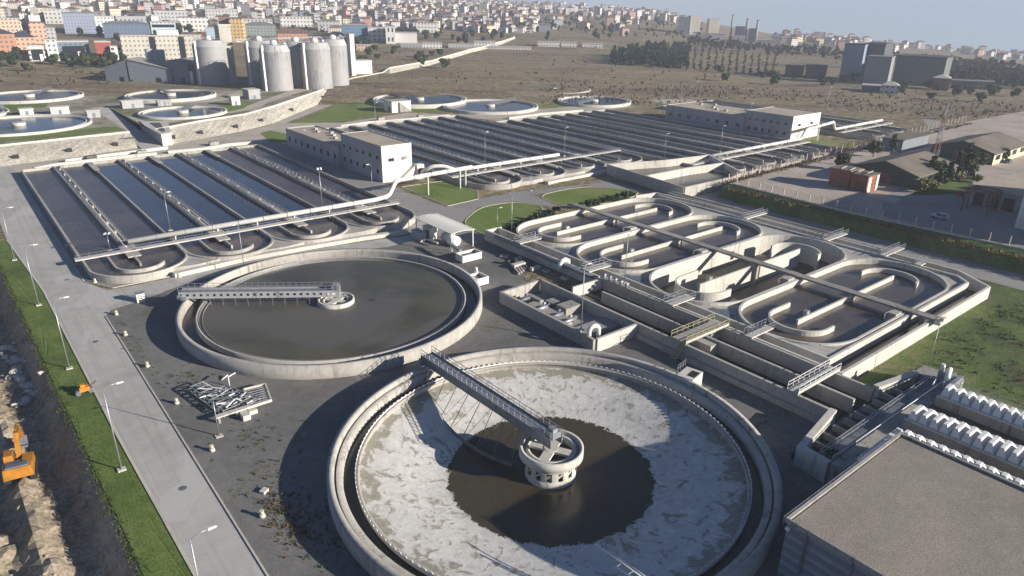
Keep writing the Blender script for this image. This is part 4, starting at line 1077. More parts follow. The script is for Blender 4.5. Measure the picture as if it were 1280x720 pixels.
m = MB(); m.bx(34.56, 34.6, 82.7, 83.9, .2, 2.4); m.build('door', M['galv_dark'], t)
m = MB(); m.bx(34.5, 36.7, 82.3, 85.5, 2.9, 3.0); m.build('lid', M['galv'], t)
t = thing('grey_machine_shed', 'small grey machine housing between canopy and tank rim', 'machine', (33, 84, .02))
m = MB(); m.bx(32.0, 33.8, 82.5, 86.5, .02, 2.2); m.build('body', M['render_grey'], t); m = MB(); m.tube([(33,82,1.0),(33,80,1.0),(33.4,77,1.0)], .25, 10); m.build('duct', M['galv'], t)
def skip(label, x0, x1, y0, y1, h, grp='waste skips by the tank'):
    t = thing('waste_skip', label, 'skip', ((x0+x1)/2, (y0+y1)/2, .02), grp)
    m = MB(); e = .35
    m.hull8([(x0+e,y0+e,.2),(x1-e,y0+e,.2),(x1-e,y1-e,.2),(x0+e,y1-e,.2)], [(x0,y0,h),(x1,y0,h),(x1,y1,h),(x0,y1,h)]) if False else None
    m.wall([(x0,y0),(x1,y0),(x1,y1),(x0,y1)], .15, .25, h, True); m.bx(x0, x1, y0, y1, .2, .4); m.build('body', M['render_white'], t)
    m = MB(); m.bx(x0+.15, x1-.15, y0+.15, y1-.15, .4, h-.45); m.build('load', M['concrete_wet'], t)
    m = MB()
    for i in range(5): x = x0+(x1-x0)*(i+.5)/5; m.bx(x-.05, x+.05, y0-.14, y0-.08, .25, h)
    m.wall([(x0,y0),(x1,y0),(x1,y1),(x0,y1)], .26, h, h+.1, True); m.build('rim', M['white_metal'], t)
    return t
skip('larger white open skip in front of the canopy posts', 31.6, 36.6, 64.4, 67.0, 1.7)
skip('smaller white open skip hard by the rim of the water-filled tank', 26.3, 28.9, 51.6, 54.6, 1.7)
t = thing('yard_pump', 'small white pump standing behind the smaller skip', 'pump', (29.5, 56.5, .02))
m = MB(); m.cyl(29.5, 56.5, .5, .02, 1.2, 14); m.cyl(29.5, 56.5, .28, 1.2, 2.1, 12); m.build('body', M['white_metal'], t); m = MB(); m.tube([(29.5,56.5,.7),(28.4,55.6,.7)], .2, 10); m.build('outlet', M['galv'], t)
t = thing('skip_conveyor', 'short steel conveyor feeding the larger skip', 'conveyor', (33, 69, .02))
m = MB(); m.beam((33.4,73,2.4), (32.6,66.6,2.2), .7, .5); m.build('trough', M['galv'], t)
for y in (67.4, 71):
    m = MB(); m.beam((32.4,y,.02), (32.9,y,2.0), .12); m.beam((33.6,y,.02), (33.2,y,2.0), .12); m.build('leg', M['galv_dark'], t)
def steel_pile(label, cx, cy, ang, n, L, seed, grp):
    r = random.Random(seed); t = thing('scrap_lattice', label, 'scrap metal', (cx, cy, .02), grp)
    ca_, sa_ = math.cos(ang), math.sin(ang)
    def tr(x, y, z): return (cx+x*ca_-y*sa_, cy+x*sa_+y*ca_, z)
    m = MB(); W_ = 1.2
    for s in (-W_, W_):
        for z in (.15, 1.15): m.beam(tr(-L/2,s,z), tr(L/2,s,z), .16)
    k = n
    for i in range(k+1):
        x = -L/2+L*i/k
        for s in (-W_, W_): m.beam(tr(x,s,.15), tr(x,s,1.15), .11)
        m.beam(tr(x,-W_,1.15), tr(x,W_,1.15), .11)
        if i < k: m.beam(tr(x,-W_,1.15), tr(x+L/k,W_,1.15), .09)
    m.build('lattice', M['galv'], t)
    for i in range(9):
        m = MB(); x = r.uniform(-L/2, L/2); m.beam(tr(x,r.uniform(-1,1),1.2+.2*r.random()), tr(x+r.uniform(-1.5,1.5),r.uniform(-1.4,1.4),1.3+.5*r.random()), r.uniform(.06,.16)); m.build('loose_bar', M['white_metal'], t)
G_ = 'dismantled steel frames lying on the yard'
steel_pile('bluish galvanised lattice frame lying nearest the road kerb', -28.6, 39.0, R(100), 7, 9.5, 1, G_)
steel_pile('pale lattice frame lying between the bluish frame and the square one', -26.3, 37.2, R(112), 5, 7, 2, G_)
t = thing('steel_grating', 'pale square steel grating lying at the end of the scrap heap', 'scrap metal', (-23.8, 36.0, .02), G_)
m = MB(); m.wall([(-25.8,33.6),(-22.6,33.6),(-21.6,38.4),(-24.6,38.8)], .22, .5, .9, True); m.build('frame', M['concrete_pale'], t)
m = MB()
for i in range(8): u = i/8; m.beam((-25.8+1.2*u,33.6+5.2*u,.75), (-22.6+1.0*u,33.6+4.8*u,.75), .12)
m.build('bars', M['galv'], t)
t = thing('scrap_bench', 'pale concrete-footed steel bench in the scrap heap', 'scrap metal', (-26.6, 33.6, .02), G_)
m = MB(); m.bx(-30.2, -26.0, 33.0, 33.8, .9, 1.1); m.bx(-27.2, -26.2, 31.6, 33.2, .02, .8); m.bx(-26.0, -24.9, 32.6, 33.2, .02, .6); m.build('slab', M['concrete_pale'], t)
for x in (-30, -27.6):
    m = MB(); m.bx(x, x+.3, 33.1, 33.6, .02, .9); m.build('leg', M['concrete_grey'], t)
t = thing('hand_pump', 'small white pipe stand behind the scrap heap', 'pipe', (-25.6, 43.2, .02))
m = MB(); m.tube([(-25.6,42.2,.02),(-25.6,42.2,1.6),(-24.4,42.6,1.7)], .1, 8); m.tube([(-26,44.6,.1),(-24.9,44.9,.5)], .1, 8); m.build('stand', M['white_metal'], t)
# flat steel gear with cable drum on the far yard
t = thing('steel_raft', 'flat pale steel assembly lying on the yard by the lawn-side channel', 'scrap metal', (39.5, 55.5, .02))
m = MB()
for i in range(5): m.beam((37.2+.9*i,51.8+.4*i,.35), (40.2+.9*i,59.2+.2*i,.35), .3)
m.bx(38.4, 41.6, 55.0, 56.2, .5, 1.0); m.bx(40.5, 42.8, 51.6, 52.4, .1, .9); m.build('frame', M['concrete_pale'], t)
m = MB(); m.tube([(39.6,57,.9),(40.6,57.4,.9)], .7, 14); m.build('drum', M['black'], t)
for i, (x, y) in enumerate(((43.1,50.2),(43.4,44.6),(43.2,38.6),(41.6,62.6))):
    t = thing('cover_slab', ['pale slab leaning on the front channel wall by the steel raft','pale slab on the ground midway along the front channel wall','pale slab on the ground at the head of the long channels','pale slab on the ground nearest the lawn'][i], 'concrete slab', (x, y, .02), 'loose slabs along the channel wall')
    m = MB(); m.rbox(x, y, .02, 1.3, 1.7, .35, .2*i); m.build('slab', M['concrete_pale'], t); m = MB(); m.rbox(x, y, .372, .5, .5, .1, .2*i); m.build('lifting_lug', M['galv_dark'], t)
t = thing('elbow_pipe', 'white pipe elbow rising through the front channel wall', 'pipe', (45, 47, 2.6))
m = MB(); m.tube([(44.2,47,1.2),(44.2,47,2.4),(44.7,47,3.0),(45.6,47,3.1),(46.4,47,2.7),(46.6,47,1.2)], .5, 14); m.build('bend', M['white_metal'], t)
t = thing('front_pipe', 'dark pipe running along the top of the front channel wall', 'pipe', (44.9, 56, 2.2))
m = MB(); m.tube([(44.8,70,2.2),(44.8,38,2.2)], .42, 14); m.build('pipe_run', M['galv_dark'], t)

# ------------------------------------------------------------------ light poles and kerb lights
def light_pole(h, arm_, heads, pole_r=.075):
    """prototype at the origin; arm points to +x"""
    t = thing('light_pole', 'x', 'light pole', (0,0,0)); t['_org'] = (0,0,0)
    m = MB(); m.bx(-.45, .45, -.4, .4, 0, .18); m.build('base', M['concrete_pale'], t)
    m = MB(); m.cyl(0, 0, pole_r*1.35, .2, h, 10, pole_r*.6)
    if arm_: m.tube([(0,0,h-.5),(.15,0,h-.05),(arm_*.5,0,h+.2),(arm_,0,h+.25)], .05, 8)
    m.build('pole', M['galv'], t)
    for i in range(heads):
        m = MB()
        if heads == 1: m.hull8([(arm_-.15,-.14,h+.14),(arm_+.6,-.1,h+.16),(arm_+.6,.1,h+.16),(arm_-.15,.14,h+.14)], [(arm_-.15,-.1,h+.32),(arm_+.55,-.06,h+.27),(arm_+.55,.06,h+.27),(arm_-.15,.1,h+.32)])
        else:
            a = 2*PI*i/heads+.4; m.rbox(.55*math.cos(a), .55*math.sin(a), h-.15, .5, .35, .4, a); m.beam((0,0,h-.05), (.55*math.cos(a), .55*math.sin(a), h), .07)
        m.build('lamp_head', M['white_metal'], t)
    return t
lp = light_pole(11.2, 1.6, 1)
gp = 'street lights in the verge'
for i, (x, y, l) in enumerate(((-41.6,-1.2,'street light in the verge nearest the bottom edge'),(-42.4,30,'street light in the verge opposite the scrap heap'),(-43.1,62.2,'street light in the verge opposite the water-filled tank'),(-43.5,92.6,'street light in the verge opposite the cross road'),(-44.3,123.4,'farthest street light in the verge, beside the left basin wall'))):
    if i == 0: lp.location = (x, y, .05); lp['label'] = l; lp['group'] = gp
    else: dup(lp, (x, y, .05), l, 0, gp)
gp = 'slim light poles around the tanks'
sp = light_pole(10.0, .9, 1, .07)
for i, (x, y, z, rz, s, l) in enumerate(((-13.3,120.8,1.6,0,.9,'slim light pole rising between two blue lanes of the basin by the road'),
    (42.6,125.4,0,180,.95,'slim light pole at the near end of the gable building shadow side'),
    (53.4,194,0,180,.85,'slim light pole along the low part of the gable building'),
    (86.3,130,1.6,0,1.2,'slim light pole at the cross walkway of the dark basin behind the gable building'),
    (51.7,72.6,0,90,1.05,'taller slim light pole on the lawn edge by the front channel'),
    (51.0,77.4,0,0,.62,'short slim light pole on the lawn by the canopy'),
    (25.6,21.4,2.3,0,1.14,'slim light pole at the corner of the sunken chamber'),
    (46.9,31.4,2.5,0,1.0,'slim light pole at the head of the long channels'),
    (145.3,104,1.6,0,.95,'slim light pole behind the square tanks'),
    (60.5,-19.4,.3,200,.9,'slim light pole on the rough grass beside the inlet chamber'),
    (-7.9,86.4,.05,200,1.05,'slim light pole on the cross road behind the water-filled tank'),
    (122.8,131.3,1.6,0,1.0,'slim light pole among the lanes of the dark middle basin'),
    (176.3,103,1.6,0,.95,'slim light pole in the basin before the blue-grey building'),
    (103.5,236,.05,0,1,'slim light pole on the pale apron behind the dark middle basin'),
    (-30.9,30.2,.02,180,.62,'short slim light pole at the road kerb by the scrap heap'),
    (84.6,104.5,.05,90,.6,'short slim light pole at the lawn tip by the service road'),
    (250,140,0,0,1,'slim light pole behind the blue-grey building'),(300,210,0,0,1.1,'slim light pole on the far apron behind the last basin'),(340,150,0,0,1.1,'slim light pole at the far meadow edge'))):
    if i == 0: sp.location = (x, y, z); sp.rotation_euler = (0,0,R(rz)); sp['label'] = l; sp['group'] = gp; sp.scale = (1,1,s)
    else: dup(sp, (x, y, z), l, R(rz), gp, (1,1,s))
mp = light_pole(10.8, 0, 4, .1); mp.location = (23.2,116.6,1.6); mp['label'] = 'floodlight mast with a cluster of lamps at the air pipe'
dup(mp, (-27.5,113.6,1.6), 'short floodlight mast at the left end of the cross walkway', 0, None, (1,1,.35))
bl = thing('kerb_light', 'x', 'kerb light', (0,0,0)); bl['_org'] = (0,0,0)
m = MB(); m.cyl(0, 0, .42, 0, .5, 14, .34); m.build('base', M['concrete_pale'], bl)
m = MB(); m.cyl(0, 0, .22, .5, .95, 12, .26); m.build('lens', M['cream'], bl); m = MB(); m.cyl(0, 0, .3, .95, 1.05, 12); m.build('cap', M['cream'], bl)
kl = ((-33.6,55.7,'opposite the middle of the water-filled tank'),(-33.0,41.8,'beside the bluish scrap frame'),(-32.6,27.4,'just before the scrap heap'),(-32.1,11.6,'beside the brown weedy patch'),(-33.8,69.5,'opposite the pale bridge end'),(-33.2,79.6,'at the cross road corner'),(-33.2,99,'at the corner of the basin by the road'),(-34.2,126,'along the side wall of the basin by the road'),(-34.2,112.6,'beside the end of the cross walkway'),(-19.2,92.2,'in front of the first basin turn'))
for i, (x, y, l) in enumerate(kl):
    L = 'small pale kerb light '+l
    if i == 0: bl.location = (x, y, .03); bl.scale = (.85,.85,.8); bl['label'] = L; bl['group'] = 'kerb lights along the road'
    else: dup(bl, (x, y, .03), L, 0, 'kerb lights along the road', (.85,.85,.8))
t = thing('utility_box', 'small white box at the corner of the cross road and the yard', 'utility box', (-28.2, 83.6, .05))
m = MB(); m.bx(-29, -27.6, 83.0, 84.2, .05, 1.7); m.build('body', M['render_white'], t); m = MB(); m.bx(-29.1, -27.5, 82.9, 84.3, 1.7, 1.8); m.build('lid', M['galv'], t)
m = MB(); m.rbox(-30.4, 15.6, .02, .9, .7, .35, .5); single('concrete_block', m, M['concrete_pale'], 'small pale concrete block lying on the yard by the weedy patch', 'concrete block')
# small orange machine in the verge
t = thing('orange_compactor', 'small orange compactor parked in the verge by the kerb', 'compactor', (-41.8, 53, .1))
m = MB(); m.bx(-43.2, -41.9, 52.2, 53.2, .5, 1.1); m.bx(-43.0, -42.4, 52.4, 53.0, 1.1, 1.5); m.build('body', M['orange'], t)
m = MB(); m.tube([(-43.4,52.2,.4),(-43.4,53.2,.4)], .35, 12); m.tube([(-41.8,52.2,.4),(-41.8,53.2,.4)], .35, 12); m.build('roller', M['galv_dark'], t)
m = MB(); m.beam((-41.9,52.5,.9), (-40.9,52.6,1.5), .06); m.beam((-41.9,52.9,.9), (-40.9,52.8,1.5), .06); m.build('handle', M['rust'], t)

# ------------------------------------------------------------------ excavator in the pit
ez = zp(-51.9, 40.0)-.05
t = thing('excavator', 'yellow-orange tracked excavator working in the earth pit', 'excavator', (-51.9, 40.0, ez))
def ex_t(x, y): # local x forward
    c, s = math.cos(R(82)), math.sin(R(82)); return (-51.9+x*c-y*s, 40.0+x*s+y*c)
def ebox(m, x0, x1, y0, y1, z0, z1, inset=0):
    a = [ex_t(x0,y0)+(ez+z0,), ex_t(x1,y0)+(ez+z0,), ex_t(x1,y1)+(ez+z0,), ex_t(x0,y1)+(ez+z0,)]
    b = [ex_t(x0+inset,y0+inset)+(ez+z1,), ex_t(x1-inset,y0+inset)+(ez+z1,), ex_t(x1-inset,y1-inset)+(ez+z1,), ex_t(x0+inset,y1-inset)+(ez+z1,)]
    m.hull8(a, b)
for s in (-1.3, 1.3):
    m = MB(); pr_ = [(-2.2,.25),(-1.9,.0),(1.9,.0),(2.2,.25),(2.3,.55),(2.0,.95),(-2.0,.95),(-2.3,.55)]
    v0 = [ex_t(x, s-.32)+(ez+z,) for x, z in pr_]; v1 = [ex_t(x, s+.32)+(ez+z,) for x, z in pr_]
    n = len(pr_); m.add(v0+v1, [tuple(range(n)), tuple(range(2*n-1,n-1,-1))]+[(i,n+i,n+(i+1)%n,(i+1)%n) for i in range(n)]); m.build('track', M['black'], t)
m = MB(); ebox(m, -2.7, -1.2, -1.55, 1.55, 1.15, 2.5, .12); ebox(m, -1.2, 1.3, -1.55, -.3, 1.15, 2.1, .06); ebox(m, -1.2, 1.5, -.3, 1.55, 1.1, 1.4, .02); m.build('body', M['yellow'], t)
m = MB(); ebox(m, -1.19, -.3, -.28, 1.5, 1.42, 2.3, .04); ebox(m, -2.4, -1.4, -1.2, 1.2, 2.51, 2.62, .05); m.build('engine_deck', M['galv_dark'], t)
m = MB(); ebox(m, -.2, 1.5, .35, 1.5, 1.42, 2.95, .1); cabo = m.build('cab', M['yellow'], t)
m = MB(); ebox(m, -.05, 1.53, .32, 1.53, 1.9, 2.75, .06); m.build('cab_glass', M['dark_glass'], cabo)
def ebeam(m, p, q, w, h): m.beam(ex_t(p[0],p[1])+(ez+p[2],), ex_t(q[0],q[1])+(ez+q[2],), w, h)
m = MB(); ebeam(m, (1.2,0,1.6), (3.2,0,3.9), .55, .6); ebeam(m, (3.0,0,3.9), (5.6,0,3.6), .5, .55); ebeam(m, (1.6,.0,1.3), (3.0,0,3.2), .2, .2); m.build('boom', M['yellow'], t)
m = MB(); ebeam(m, (5.5,0,3.8), (6.9,0,1.4), .42, .45); ebeam(m, (3.6,0,4.35), (5.7,0,4.2), .18, .18); m.build('stick', M['yellow'], t)
m = MB(); ebeam(m, (6.9,0,1.5), (6.2,0,.5), 1.0, .35); ebeam(m, (6.2,0,.5), (5.4,0,.7), 1.0, .25); m.build('bucket', M['galv_dark'], t)
# white rubble along the scarp
m = MB(); r9 = random.Random(9)
for i in range(70):
    y = r9.uniform(60, 84); x = -48.9-(y-60)*.05+r9.gauss(0, .9); s = r9.uniform(.25, .8)
    m.blob((x, y, zp(x, y)+s*.2), s, s*r9.uniform(.6,1.1), s*.7, 6, 4, .25, i)
o = m.build('rubble', M['concrete_pale']); tag(o, 'scatter of pale broken stones on the dark scarp of the pit', 'rubble', None, 'stuff')
m = MB()
for i in range(260):
    y = r9.uniform(8, 120); x = lerp_k([-120,-20,15,38,65,120,140], [-44.0,-44.1,-44.5,-45.1,-45.8,-46.9,-47.2], y)-r9.uniform(1.5, 16); s = r9.uniform(.08, .35)
    m.blob((x, y, zp(x, y)+s*.2), s, s*r9.uniform(.6,1.1), s*.7, 5, 4, .25, i)
o = m.build('rubble', M['soil']); tag(o, 'loose clods and stones over the excavated earth', 'rubble', None, 'stuff')
# ------------------------------------------------------------------ operations buildings
def win_x(parent, x, y, z, w, h):   # window on a -x face
    m = MB(); m.bx(x-.06, x+.03, y-w/2, y+w/2, z, z+h); f = m.build('window', M['dark_glass'], parent)
    m = MB(); m.bx(x-.12, x+.02, y-w/2-.08, y+w/2+.08, z-.12, z-.01); m.build('sill', M['concrete_pale'], f)
def win_y(parent, x, y, z, w, h):   # window on a -y face
    m = MB(); m.bx(x-w/2, x+w/2, y-.06, y+.03, z, z+h); f = m.build('window', M['dark_glass'], parent)
    m = MB(); m.bx(x-w/2-.08, x+w/2+.08, y-.12, y+.02, z-.12, z-.01); m.build('sill', M['concrete_pale'], f)
def ops_building(label, x0, x1, y0, y1, y2, h1, h2, gab):
    t = thing('operations_building', label, 'building', ((x0+x1)/2, (y0+y2)/2, 0))
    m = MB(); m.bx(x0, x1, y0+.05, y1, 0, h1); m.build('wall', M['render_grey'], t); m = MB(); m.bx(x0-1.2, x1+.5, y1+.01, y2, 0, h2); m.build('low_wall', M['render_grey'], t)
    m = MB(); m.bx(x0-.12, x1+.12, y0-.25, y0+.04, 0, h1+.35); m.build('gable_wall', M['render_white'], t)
    m = MB(); m.bx(x0+.3, x1-.3, y0+.3, y1-.3, h1, h1+.12); m.bx(x0-.9, x1+.2, y1+.3, y2-.3, h2, h2+.12); m.build('roof', M['flat_roof'], t)
    m = MB(); m.wall([(x0+.1,y0+.1),(x0+.1,y1-.1),(x1-.1,y1-.1),(x1-.1,y0+.1)], .3, h1-.02, h1+.32); m.wall([(x0-1.1,y1+.15),(x0-1.1,y2-.1),(x1+.4,y2-.1),(x1+.4,y1+.15)], .3, h2-.02, h2+.4); m.build('parapet', M['concrete'], t)
    m = MB()
    r = random.Random(int(x0))
    for i in range(7): x = r.uniform(x0+1.5, x1-2); y = y1+4+i*(y2-y1-8)/7; m.bx(x, x+1.2, y, y+1.4, h2+.12, h2+.9)
    m.build('roof_vent', M['concrete'], t)
    n = 6
    for i in range(n):
        y = y0+3+(y1-y0-5)*i/(n-1)
        win_x(t, x0, y, h1*.62, 1.3, 1.1); win_x(t, x0, y, h1*.2, 1.3, 1.5)
    for i in range(8):
        y = y1+3+(y2-y1-6)*i/7; win_x(t, x0-1.2, y, h2*.36, 1.6, 1.7)
    for u in gab: win_y(t, x0+(x1-x0)*u, y0-.25, h1*.58, 2.0, .95)
    return t
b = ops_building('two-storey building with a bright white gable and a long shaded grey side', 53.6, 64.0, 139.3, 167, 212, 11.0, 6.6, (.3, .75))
m = MB(); m.hull8([(58.4,137.6,.05),(64.6,137.6,.05),(64.6,138.9,.05),(58.4,138.9,.05)], [(58.5,137.6,.2),(64.6,137.6,4.3),(64.6,138.9,4.3),(58.5,138.9,.2)]); m.bx(64.7, 67.2, 136.8, 138.9, .05, 4.6); m.build('outside_stair', M['render_white'], b)
m = MB(); m.bx(65.0, 65.9, 136.74, 136.8, 1.2, 3.2); m.build('door', M['dark_glass'], b)
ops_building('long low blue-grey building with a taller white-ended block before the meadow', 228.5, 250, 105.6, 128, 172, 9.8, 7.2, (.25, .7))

# ------------------------------------------------------------------ far clarifiers
def far_tank(label, cx, cy, r, z0, h=1.2, wat='water_far', grp=None, bridge=None):
    t = thing('settling_basin', label, 'round settling basin', (cx, cy, z0), grp)
    m = MB(); m.lathe(cx, cy, [(r,z0-.5),(r+.05,z0+h),(r-.9,z0+h),(r-1,z0+h-.5),(r-1.8,z0+h-.6),(r-1.9,z0+h-.15),(r-2.3,z0+h-.15),(r-2.35,z0)], 72); m.build('rim_wall', M['concrete_pale'], t)
    m = MB(); m.disc(cx, cy, r-2.3, z0+h-.7, 64); m.disc(cx, cy, .01, z0-3, 3); m.build('water_surface', M[wat], t)
    m = MB(); m.cyl(cx, cy, 2.4, z0, z0+h+.5, 24); m.build('centre_well', M['concrete_pale'], t)
    if bridge is not None:
        a = R(bridge); c, s = math.cos(a), math.sin(a)
        m = MB()
        for k in (-.8, .8): m.rail([(cx-s*k,cy+c*k,z0+h+.1),(cx+c*r-s*k,cy+s*r+c*k,z0+h+.1)], 1.3, 2, .06, 3)
        m.beam((cx,cy,z0+h+.2), (cx+c*r,cy+s*r,z0+h+.2), 1.6, .2); m.build('bridge', M['galv_dark'], t)
    return t
gq = 'round settling basins behind the dark basins'
far_tank('round blue-water basin at the head of the bright lawn, by the stone pitching', 181, 343, 26, .1, 1.3, 'water_far', gq, 60)
far_tank('round part-empty basin with pale curved wall beside the white pump house', 162, 293, 26, .1, 2.0, 'water_dark', gq, 100)
far_tank('round blue-water basin nearest the dark middle basin, with a bridge', 182, 254, 25.6, .1, 1.3, 'water_far', gq, 20)
far_tank('round dark-water basin at the meadow edge, right of the bright lawn', 262, 293, 24, .1, 1.3, 'water_far', gq, 140)
far_tank('round basin between the lawn-side basin and the meadow', 238, 343, 21, .1, 1.3, 'water_dark', gq, 170)
far_tank('round basin close to the farthest lanes, half hidden', 244, 238, 21, .1, 1.3, 'water_dark', gq, 200)
gq = 'round settling basins on the terrace'
far_tank('round terrace basin with grey-blue water above the stone pitching', 36, 290, 18.5, 4.2, 1.0, 'water_far', gq, 60)
far_tank('round terrace basin with blue water at the left, by the terrace lawn', -26, 290, 25.5, 4.2, 1.0, 'water_far', gq, 150)
far_tank('round terrace basin at the very left edge, farther back', -50, 337, 25, 4.2, 1.0, 'water_far', gq, 20)
far_tank('round terrace basin right in front of the steel digesters', 47, 352, 22, 4.2, 1.6, 'water_dark', gq, 90)
far_tank('round terrace basin behind the ramp road on the left', -12, 385, 24, 4.2, 1.4, 'water_dark', gq, 60)
t = thing('pump_house', 'small white pump house with an outside stair between the round basins', 'building', (134, 270, 0))
m = MB(); m.bx(129, 140, 266, 274, 0, 5.2); m.build('wall', M['render_white'], t); m = MB(); m.bx(128.8, 140.2, 265.8, 274.2, 5.2, 5.6); m.build('roof', M['concrete'], t)
m = MB(); m.hull8([(133,265,.1),(140,265,.1),(140,265.9,.1),(133,265.9,.1)], [(133,265,5.0),(140,265,.4),(140,265.9,.4),(133,265.9,5.0)]); m.build('outside_stair', M['concrete_grey'], t)
m = MB(); m.bx(128.9, 129, 268, 270, .1, 2.6); m.build('door', M['galv_dark'], t)
# stone pitching
def pitching(label, bot, top, zb=.03, zt_=4.25):
    t = thing('stone_wall', label, 'stone wall', (bot[0][0], bot[0][1], 0))
    m = MB(); vv = []; ff = []
    B, T = [], []
    for i in range(len(bot)-1):
        n = 12
        for k in range(n):
            u = k/n; B.append((bot[i][0]+(bot[i+1][0]-bot[i][0])*u, bot[i][1]+(bot[i+1][1]-bot[i][1])*u)); T.append((top[i][0]+(top[i+1][0]-top[i][0])*u, top[i][1]+(top[i+1][1]-top[i][1])*u))
    B.append(bot[-1]); T.append(top[-1]); K = 5
    for (bx_, by_), (tx, ty) in zip(B, T):
        for k in range(K+1):
            u = k/K; o = .25*noise.noise(Vector((bx_*.4, by_*.4, k*2.0)))
            gz = zt(bx_, by_); zlo = max(zb, gz-1.0) if math.hypot(bx_-CX, by_-CY) > 520 else zb; zhi = max(zt_, gz+2.6) if zlo > zb else zt_
            vv.append((bx_+(tx-bx_)*u*.75+o, by_+(ty-by_)*u*.75+o, zlo+(zhi-zlo)*u**.85+(.0 if k in (0,K) else o)))
    for i in range(len(B)-1):
        for k in range(K): a = i*(K+1)+k; ff.append((a, a+K+1, a+K+2, a+1))
    m.add(vv, ff); m.build('pitched_face', M['stone'], t)
    m = MB()
    off = [vv[i*(K+1)+K] for i in range(len(B))]
    for p, q in zip(off, off[1:]): m.beam((p[0],p[1],p[2]+.1), (q[0],q[1],q[2]+.1), 1.0, .9)
    m.build('parapet', M['concrete_pale'], t)
    m = MB()
    for i in range(5, len(off)-1, 9):
        p, q = off[i], vv[i*(K+1)+1]; m.bx(q[0]-.9, q[0]+.9, q[1]+.6, q[1]+1.4, 1.2, 2.6)
    m.build('drain_opening', M['black'], t)
    return t
pitching('pale stone-pitched wall left of the ramp road', [(-70,229),(-37,231.3),(-16.8,234.5),(5.5,240)], [(-70,250),(-34,251.5),(-5,254.8),(6,255)])
pitching('long pale stone-pitched wall running diagonally back from the ramp past the digesters', [(13.8,240),(26.2,244),(48.3,253.3),(67,266),(110,313),(157.5,366.7),(272.3,452.9),(380,535),(504,630)], [(14.6,254.5),(37.1,268.7),(60,278),(80,297),(122,340),(173,397),(281,466),(388,547),(508,640)])
t = thing('ramp_chamber', 'pale concrete flume block beside the ramp road', 'concrete block', (17, 252, 0))
m = MB(); m.prism([(14,238),(18,240),(24,268),(15,276),(13.8,262)], 0, 4.6); m.build('block', M['concrete_pale'], t)
m = MB(); m.prism([(15.6,243),(17,243.6),(20.5,266),(17,268)], 4.61, 4.7); m.build('flume', M['concrete_wet'], t)
m = MB(); m.bx(1.0, 5.9, 246, 252, .1, 3.0); single('culvert', m, M['concrete_wet'], 'dark culvert under the ramp road at the foot of the stone wall', 'culvert')

# ------------------------------------------------------------------ digesters
def digester(label, cx, cy, r, h, z0=4.2):
    t = thing('digester', label, 'digester', (cx, cy, z0), 'tall pale digester tanks')
    m = MB(); m.lathe(cx, cy, [(r,z0),(r,z0+h-3.6)], 44, smooth=False)
    for i in range(3): m.lathe(cx, cy, [(r+.05,z0+4+i*6.5),(r+.05,z0+4.25+i*6.5)], 64)
    m.build('shell', M['digester'], t)
    m = MB(); m.lathe(cx, cy, [(r+.15,z0+h-3.6),(r*.98,z0+h-2.6),(r*.86,z0+h-.3),(r*.84,z0+h)], 64); m.build('cone_top', M['render_grey'], t)
    m = MB(); m.disc(cx, cy, r*.84, z0+h, 48); m.build('roof', M['concrete_pale'], t)
    m = MB()
    for i in range(40):
        a = 2*PI*i/40; b = 2*PI*(i+1)/40; p = (cx+r*.82*math.cos(a), cy+r*.82*math.sin(a), z0+h); q = (cx+r*.82*math.cos(b), cy+r*.82*math.sin(b), z0+h)
        m.beam((p[0],p[1],p[2]+1.2), (q[0],q[1],q[2]+1.2), .12); m.beam(p, (p[0],p[1],p[2]+1.2), .1)
    m.build('handrail', M['galv_dark'], t)
    m = MB(); m.cyl(cx, cy, 2.0, z0+h, z0+h+1.8, 20); m.cyl(cx, cy, 2.0, z0+h+1.8, z0+h+2.6, 20, .7); m.build('gas_dome', M['white_metal'], t)
    m = MB(); a = R(200); m.bx(cx+r*math.cos(a)-.7, cx+r*math.cos(a)+.5, cy+r*math.sin(a)-.7, cy+r*math.sin(a)+.7, z0, z0+h); m.build('pipe_duct', M['white_metal'], t)
    return t
def az_u(u): return math.degrees(math.atan((u-640)/877.0/(math.cos(tilt)+.36*math.sin(tilt)))) - .28
for u, D, r, h, l in ((259.5,474,9.6,25.2,'digester standing alone left of the stair tower'),(322,466,8.6,25.2,'shaded digester squeezed between stair tower and the nearest digester'),(340.5,437,8.4,24.4,'nearest digester of the row, right of the stair tower'),(368,455,8.2,25.2,'digester half hidden behind the nearest one'),(392,442,8.5,25.4,'second digester from the right end of the row'),(415,458,8.0,26.4,'digester at the right end of the row')):
    digester(l, *unpolar(az_u(u), D), r, h)
t = thing('stair_tower', 'tall concrete stair tower between two digesters', 'tower', (92.5, 398, 4.2))
m = MB(); m.bx(88.8, 95.8, 394, 402, 4.2, 37.5); m.build('wall', M['concrete'], t)
for i in range(6):
    m = MB(); m.bx(88.72, 88.82, 396, 400, 8+i*4.6, 10+i*4.6); m.build('window', M['dark_glass'], t)
m = MB(); m.bx(88.5, 96.1, 393.7, 402.3, 37.5, 38.2); m.build('roof', M['concrete_pale'], t)
m = MB(); m.bx(96, 118, 388, 391, 28.6, 29.2); m.rail([(96,388,29.2),(150,390,29.6)], 1.2, 3, .06, 2); m.build('catwalk', M['galv'], t)
t = thing('stair_shaft', 'slim white stair shaft at the right end of the digester row', 'tower', (178, 408, 4.2))
m = MB(); m.bx(176.8, 180, 404, 409, 4.2, 31); m.build('wall', M['render_white'], t); m = MB(); m.bx(176.5, 180.3, 403.7, 409.3, 31, 31.5); m.build('roof', M['concrete'], t)
t = thing('gas_house', 'low pale box building at the right foot of the digesters', 'building', (188, 419, 4.2))
